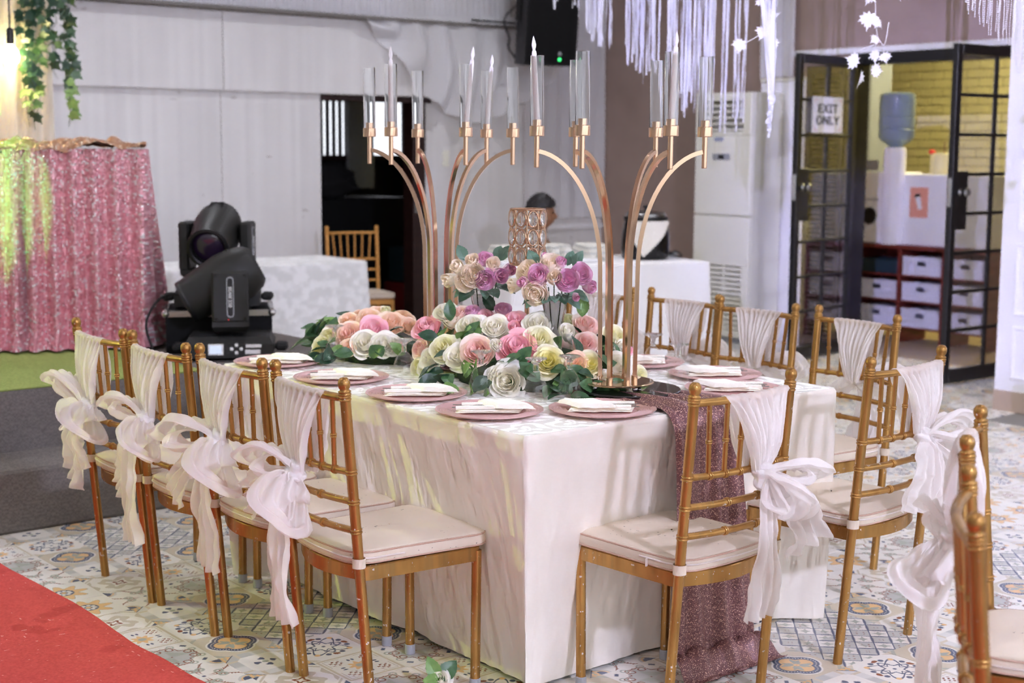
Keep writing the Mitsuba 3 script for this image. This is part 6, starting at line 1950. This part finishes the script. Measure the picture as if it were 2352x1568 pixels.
tinsel('silver foil strands hanging in front of the brown wall and the air conditioner', (2.93, 2.70), (3.36, 2.33), 3.69, (1.98, 1.90, 1.86, 1.72, 1.70, 1.62, 1.60), 30, 4)
tinsel('short silver foil strands hanging beside the loudspeaker', (2.70, 2.93), (2.86, 2.76), 3.69, (2.20, 2.17, 2.14, 2.08, 1.99), 16, 5)


def clear_strip():
    k = thing('knotted_tinsel', 'clear foil strands gathered into a knot hanging beside the paper maple leaves', 'tinsel')
    rs = np.random.RandomState(8)
    for i in range(9):
        a = np.array([2.295 + 0.035 * rs.randn(), 1.215 + 0.02 * rs.randn(), 3.69]); b = np.array([2.315 + 0.006 * rs.randn(), 1.19, 1.705])
        t = np.linspace(0, 1, 30)
        c = a[None] * (1 - t[:, None] ** 3) + b * t[:, None] ** 3; c[:, 2] = a[2] + (b[2] - a[2]) * t
        q = np.cumsum(rs.randn(30) * 0.4)
        d = np.stack([np.cos(q), np.sin(q), 0 * q], 1) * 0.008
        part(k, 'strand', grid(np.stack([c - d, c, c + d], 1)), 'mat_tinsel', False)
        part(k, 'strand', ribbon(b, 0.10 + 0.06 * rs.rand(), 0.012, 300 + i, 16), 'mat_tinsel', False)
    part(k, 'knot', ball(0.017, (2.315, 1.19, 1.705), 2, (1, 1, 1.4)), 'mat_gauze', True)


clear_strip()


def maple(label, twigs, leaves):
    k = thing('maple_leaf_garland', label, 'garland')
    for t in twigs:
        part(k, 'twig', tube(spline(t, 24), 0.0022, 5), 'mat_white_leaf', True)
    for i, (p, down, s) in enumerate(leaves):
        rs = np.random.RandomState(i + len(leaves) * 10)
        hang_leaf(k, MAPD[i % 2], np.array(p), down, TOCAM + 0.35 * rs.randn(3), s)


R2 = np.array([0.7716, -0.636, 0])


def at6(o, dx, z):
    return tuple(np.array([o[0], o[1], 0]) + R2 * dx + np.array([0, 0, z]))


o = (2.29, 1.235)
maple('white paper maple leaves hanging in front of the air conditioner', [[at6(o, 0.03, 3.69), at6(o, 0.01, 2.6), at6(o, 0.02, 2.10), at6(o, 0.0, 1.98), at6(o, -0.07, 1.93)], [at6(o, 0.02, 2.10), at6(o, 0.05, 2.0), at6(o, 0.04, 1.94)]],
      [(at6(o, -0.085, 1.925), (-0.2, 0.1, -1), 0.062), (at6(o, 0.045, 1.925), (0.5, -0.3, -0.9), 0.060), (at6(o, 0.005, 1.975), (-0.4, 0, -0.8), 0.062), (at6(o, 0.055, 2.04), (0.8, -0.5, 0.9), 0.058), (at6(o, 0.03, 1.985), (0.7, -0.4, 0.2), 0.052), (at6(o, 0.0, 2.10), (0.3, 0, -1), 0.05), (at6(o, 0.04, 2.25), (0.5, 0, -1), 0.06)])
o = (2.63, 0.945)
maple('white paper maple leaves hanging in front of the exit sign and the pantry doorway', [[at6(o, 0.03, 3.69), at6(o, 0.0, 2.5), at6(o, 0.02, 2.05), at6(o, 0.03, 1.95), at6(o, 0.0, 1.87)], [at6(o, 0.03, 1.96), at6(o, 0.06, 1.93), at6(o, 0.075, 2.02)], [at6(o, 0.02, 1.93), at6(o, -0.05, 1.90), at6(o, -0.07, 1.86)]],
      [(at6(o, -0.065, 1.865), (-0.7, 0.4, 0.3), 0.066), (at6(o, -0.035, 1.795), (-0.1, 0.1, -1), 0.074), (at6(o, 0.025, 1.885), (0.1, 0, -1), 0.060), (at6(o, 0.03, 1.825), (0.9, -0.6, -0.1), 0.055), (at6(o, 0.065, 1.88), (0.2, -0.2, -1), 0.050), (at6(o, -0.01, 2.03), (0.0, 0.1, -1), 0.078), (at6(o, 0.03, 2.02), (0.6, -0.4, -0.8), 0.055), (at6(o, -0.01, 2.12), (-0.3, 0.2, -1), 0.06), (at6(o, 0.11, 2.13), (0.4, -0.2, -1), 0.045), (at6(o, 0.02, 1.95), (-0.6, 0.5, -0.6), 0.040)])


def beads():
    k = thing('bead_strings', 'bright white bead strings hanging at the upper right in front of the door leaf', 'beads')
    rs = np.random.RandomState(2)
    b = ball(0.0024, n=1)
    for (dx, zb) in ((-0.075, 2.005), (-0.055, 1.965), (-0.035, 1.955), (-0.005, 1.925), (0.025, 1.895), (0.058, 1.872), (0.095, 1.845), (0.118, 1.79), (0.128, 1.765)):
        v, f, m = [], [], 0
        for q in range(5):
            c = np.array([2.11, 0.075, 0]) + R2 * (dx + 0.0035 * (q - 2)) + np.array([0.003 * rs.randn(), 0.003 * rs.randn(), 0])
            zz = zb + 0.03 * abs(q - 2) ** 1.4 * rs.rand()
            for z in np.arange(zz, 2.16, 0.0062):
                spread = 1 + 1.6 * math.sin(min(1, max(0, (z - zz) / 0.12)) * PI) * 0.5
                v.append(b[0] + c + R2 * (0.0022 * (q - 2) * spread) + np.array([0, 0, z])); f.append(b[1] + m); m += len(b[0])
        part(k, 'string', (np.vstack(v), np.vstack(f)), 'mat_bead', True)
        part(k, 'thread', rod(np.array([2.11, 0.075, 2.15]) + R2 * dx, np.array([2.11, 0.075, 3.69]) + R2 * dx, 0.005, 6), 'mat_bead')


beads()


# ------------------------------------------------------------------ the pantry behind the glass doors
def shelf_unit():
    k = thing('basket_shelf', 'mahogany cube shelf holding white baskets in the pantry behind the doors', 'shelf')
    x0, x1, ys, zs = 7.18, 7.55, (3.25, 3.62, 4.02, 4.44), (0.13, 0.335, 0.535, 0.735)
    part(k, 'top_board', cbox(x0 - 0.02, x1, ys[0] - 0.01, ys[-1] + 0.02, zs[3], zs[3] + 0.03, 0.004), 'mat_mahogany', False)
    for z in zs[:3]:
        part(k, 'shelf_board', cbox(x0, x1, ys[0], ys[-1], z - 0.012, z, 0.003), 'mat_mahogany', False)
    for y in ys:
        part(k, 'upright', cbox(x0, x1, y - 0.014, y + 0.014, 0.0, zs[3], 0.003), 'mat_mahogany', False)
    part(k, 'back_panel', box(x1 - 0.01, x1, ys[0], ys[-1], zs[0], zs[3]), 'mat_mahogany', False)
    rows, cols = ('bottom', 'middle', 'top'), ('right', 'middle', 'left')
    for i in range(3):
        for j in range(3):
            if i == 2 and j == 2: continue
            y0, y1, z = ys[j] + 0.03, ys[j + 1] - 0.03, zs[i] + 0.001
            b = thing('wicker_basket', f'white wicker basket in the {rows[i]} row, {cols[j]} column of the mahogany shelf', 'basket', 'baskets on the mahogany shelf')
            h = 0.135
            part(b, 'body', cat(cbox(x0 + 0.005, x0 + 0.02, y0, y1, z, z + 0.075, 0.003), cbox(x0 + 0.005, x0 + 0.02, y0, (y0 + y1) / 2 - 0.04, z + 0.075, z + h, 0.003), cbox(x0 + 0.005, x0 + 0.02, (y0 + y1) / 2 + 0.04, y1, z + 0.075, z + h, 0.003),
                                cbox(x0 + 0.005, x0 + 0.02, (y0 + y1) / 2 - 0.04, (y0 + y1) / 2 + 0.04, z + 0.112, z + h, 0.003), cbox(x0 + 0.02, x1 - 0.04, y0, y0 + 0.012, z, z + h, 0.003), cbox(x0 + 0.02, x1 - 0.04, y1 - 0.012, y1, z, z + h, 0.003), cbox(x1 - 0.05, x1 - 0.04, y0, y1, z, z + h, 0.003), cbox(x0 + 0.01, x1 - 0.045, y0, y1, z, z + 0.01, 0.002)), 'mat_basket', False)
            part(b, 'rim', cat(cbox(x0, x0 + 0.024, y0 - 0.004, y1 + 0.004, z + h, z + h + 0.012, 0.003)), 'mat_basket', False)
            if (i, j) in ((2, 1), (0, 2)):
                y = (y0 + y1) / 2 + 0.06
                part(b, 'ribbon', cat(*[tube(spline([(x0 - 0.004, y, z + h), (x0 - 0.03, y + dy * 0.5, z + h - 0.02), (x0 - 0.02, y + dy, z + h - 0.10)], 12), 0.006, 5) for dy in (0.05, -0.03)]), 'mat_voile', True)
    solo('dark_bin', cbox(x0 + 0.02, x1 - 0.05, ys[2] + 0.03, ys[3] - 0.03, zs[2] + 0.001, zs[2] + 0.11, 0.006), 'mat_bin_teal', 'dark bin in the top left compartment of the mahogany shelf', 'bin', False)


shelf_unit()
k = thing('water_dispenser', 'white water dispenser with a blue bottle on the mahogany shelf', 'water dispenser')
part(k, 'body', cat(cbox(7.17, 7.50, 4.05, 4.39, 0.767, 1.33, 0.012)), 'mat_white_plastic', False)
part(k, 'front_column', lathe([(0, 0.768), (0.085, 0.768), (0.085, 1.50), (0.075, 1.52), (0, 1.52)], 28, (7.19, 4.10, 0)), 'mat_white_plastic', 40)
part(k, 'control_panel', cbox(7.162, 7.172, 4.24, 4.36, 1.34, 1.42, 0.002), 'mat_grey_plastic', False)
part(k, 'round_recess', mv(lathe([(0.0, 0.0), (0.058, 0.0), (0.066, 0.006), (0.066, 0.012), (0.056, 0.010), (0.0, 0.004)], 32), M=frame((7.168, 4.305, 0.985), (-1, 0, 0))), 'mat_black', 40)
part(k, 'button', mv(lathe([(0, 0), (0.014, 0), (0.012, 0.006), (0, 0.006)], 16), M=frame((7.168, 4.36, 0.885), (-1, 0, 0))), 'mat_black', 30)
part(k, 'caption', cbox(7.166, 7.170, 4.23, 4.36, 1.105, 1.118, 0.0005), 'mat_grey_plastic', False)
b = part(k, 'bottle', lathe([(0.035, 1.50), (0.06, 1.535), (0.115, 1.57), (0.136, 1.60), (0.138, 1.655), (0.130, 1.665), (0.138, 1.675), (0.138, 1.745), (0.130, 1.755), (0.138, 1.765), (0.138, 1.90), (0.130, 1.93), (0.10, 1.945), (0, 1.945)], 40, (7.27, 4.155, 0)), 'mat_bottle', 40)
k = thing('white_cabinet', 'white cabinet with a pink poster on the mahogany shelf beside the water dispenser', 'cabinet')
part(k, 'body', cbox(7.20, 7.54, 3.27, 4.035, 0.767, 1.315, 0.008), 'mat_white_plastic', False)
part(k, 'poster', cbox(7.194, 7.199, 3.79, 3.95, 0.985, 1.215, 0.0005), 'mat_poster', False)
part(k, 'poster_border', cbox(7.1965, 7.1995, 3.782, 3.958, 0.977, 1.223, 0.0005), 'mat_sign_white', False)
part(k, 'poster_picture', mv(extrude([(-0.018, -0.055), (0.018, -0.055), (0.026, 0.045), (-0.026, 0.045)], 0.0015), M=np.array([[0, 0, -1, 7.194], [-0.96, 0.26, 0, 3.87], [0.26, 0.96, 0, 1.10], [0, 0, 0, 1.0]])), 'mat_sign_white', False)
part(k, 'poster_picture', mv(extrude([(-0.028, 0.045), (0.028, 0.045), (0.022, 0.068), (-0.022, 0.068)], 0.002), M=np.array([[0, 0, -1, 7.194], [-0.96, 0.26, 0, 3.87], [0.26, 0.96, 0, 1.10], [0, 0, 0, 1.0]])), 'mat_case', False)
k = thing('cake', 'small white cake with a red flower on top of the white cabinet', 'cake')
part(k, 'body', lathe([(0, 1.32), (0.085, 1.32), (0.087, 1.33), (0.087, 1.47), (0.080, 1.478), (0, 1.478)], 30, (7.37, 3.80, 0)), 'mat_yellow_cake', 40)
part(k, 'flower', ball(0.026, (7.31, 3.85, 1.487), 2, (1, 1, 0.7)), 'mat_red_glow', True)
part(k, 'topper', rod((7.37, 3.78, 1.478), (7.37, 3.78, 1.56), 0.004, 6), 'mat_rust')
solo('tulle_scarf', cloth_strip([(7.10, 4.42, 1.00), (7.08, 4.47, 0.82), (7.06, 4.52, 0.66), (7.07, 4.50, 0.46), (7.05, 4.55, 0.2)], lambda t: 0.05 + 0.10 * abs(math.sin(4 * t + 0.6)), (-1, 0, 0), 40, 20, 4, 0.008, 5, 0.012), 'mat_gauze', 'glittery tulle scarf hanging from the water dispenser beside the mahogany shelf', 'scarf', True)

# white table with steel food warmers and greenery, seen through the right door leaf
k = thing('pantry_table', 'white draped table with hanging greenery seen through the right glass door leaf', 'table')
part(k, 'cloth', cbox(7.65, 8.6, 1.6, 2.95, 0.002, 0.86, 0.02), 'mat_linen_white', False)
rs_ = np.random.RandomState(4)
for i in range(46):
    y = 2.0 + 0.95 * rs_.rand(); z = 0.88 - 0.75 * rs_.rand() ** 1.3
    hang_leaf(k, IVYD[0 if i % 3 else 1], np.array([7.61 - 0.03 * rs_.rand(), y, z]), (0, rs_.randn() * 0.5, -1), TOCAM + 0.4 * rs_.randn(3), 0.055 + 0.03 * rs_.rand())
for i, y in enumerate((1.95, 2.55)):
    k = thing('food_warmer', 'steel dome food warmer on the white pantry table, ' + ('nearer the partition' if i == 0 else 'nearer the shelf'), 'food warmer')
    part(k, 'pan', lathe([(0.20, 0.862), (0.22, 0.875), (0.22, 0.97), (0.205, 0.98), (0, 0.98)], 32, (7.98, y, 0)), 'mat_steel', 40)
    part(k, 'lid', lathe([(0.218, 0.982), (0.215, 1.02), (0.19, 1.09), (0.13, 1.15), (0.06, 1.18), (0, 1.185)], 32, (7.98, y, 0)), 'mat_steel', True)
    part(k, 'lid_handle', ring(0.03, 0.006, (7.98, y, 1.20), 16, 6, axis=(1, 0, 0)), 'mat_chrome', True)

# ------------------------------------------------------------------ the dark store behind the doorway
def lump(c, s, seed):
    v, f = ball(1, n=3)
    r = 1 + 0.22 * nz(v[:, 0] * 2.5, v[:, 1] * 2.5, v[:, 2] * 2.5, seed=seed) + 0.06 * nz(v[:, 0] * 8, v[:, 1] * 8, v[:, 2] * 8, seed=seed)
    return v * r[:, None] * np.array(s) + np.array(c), f


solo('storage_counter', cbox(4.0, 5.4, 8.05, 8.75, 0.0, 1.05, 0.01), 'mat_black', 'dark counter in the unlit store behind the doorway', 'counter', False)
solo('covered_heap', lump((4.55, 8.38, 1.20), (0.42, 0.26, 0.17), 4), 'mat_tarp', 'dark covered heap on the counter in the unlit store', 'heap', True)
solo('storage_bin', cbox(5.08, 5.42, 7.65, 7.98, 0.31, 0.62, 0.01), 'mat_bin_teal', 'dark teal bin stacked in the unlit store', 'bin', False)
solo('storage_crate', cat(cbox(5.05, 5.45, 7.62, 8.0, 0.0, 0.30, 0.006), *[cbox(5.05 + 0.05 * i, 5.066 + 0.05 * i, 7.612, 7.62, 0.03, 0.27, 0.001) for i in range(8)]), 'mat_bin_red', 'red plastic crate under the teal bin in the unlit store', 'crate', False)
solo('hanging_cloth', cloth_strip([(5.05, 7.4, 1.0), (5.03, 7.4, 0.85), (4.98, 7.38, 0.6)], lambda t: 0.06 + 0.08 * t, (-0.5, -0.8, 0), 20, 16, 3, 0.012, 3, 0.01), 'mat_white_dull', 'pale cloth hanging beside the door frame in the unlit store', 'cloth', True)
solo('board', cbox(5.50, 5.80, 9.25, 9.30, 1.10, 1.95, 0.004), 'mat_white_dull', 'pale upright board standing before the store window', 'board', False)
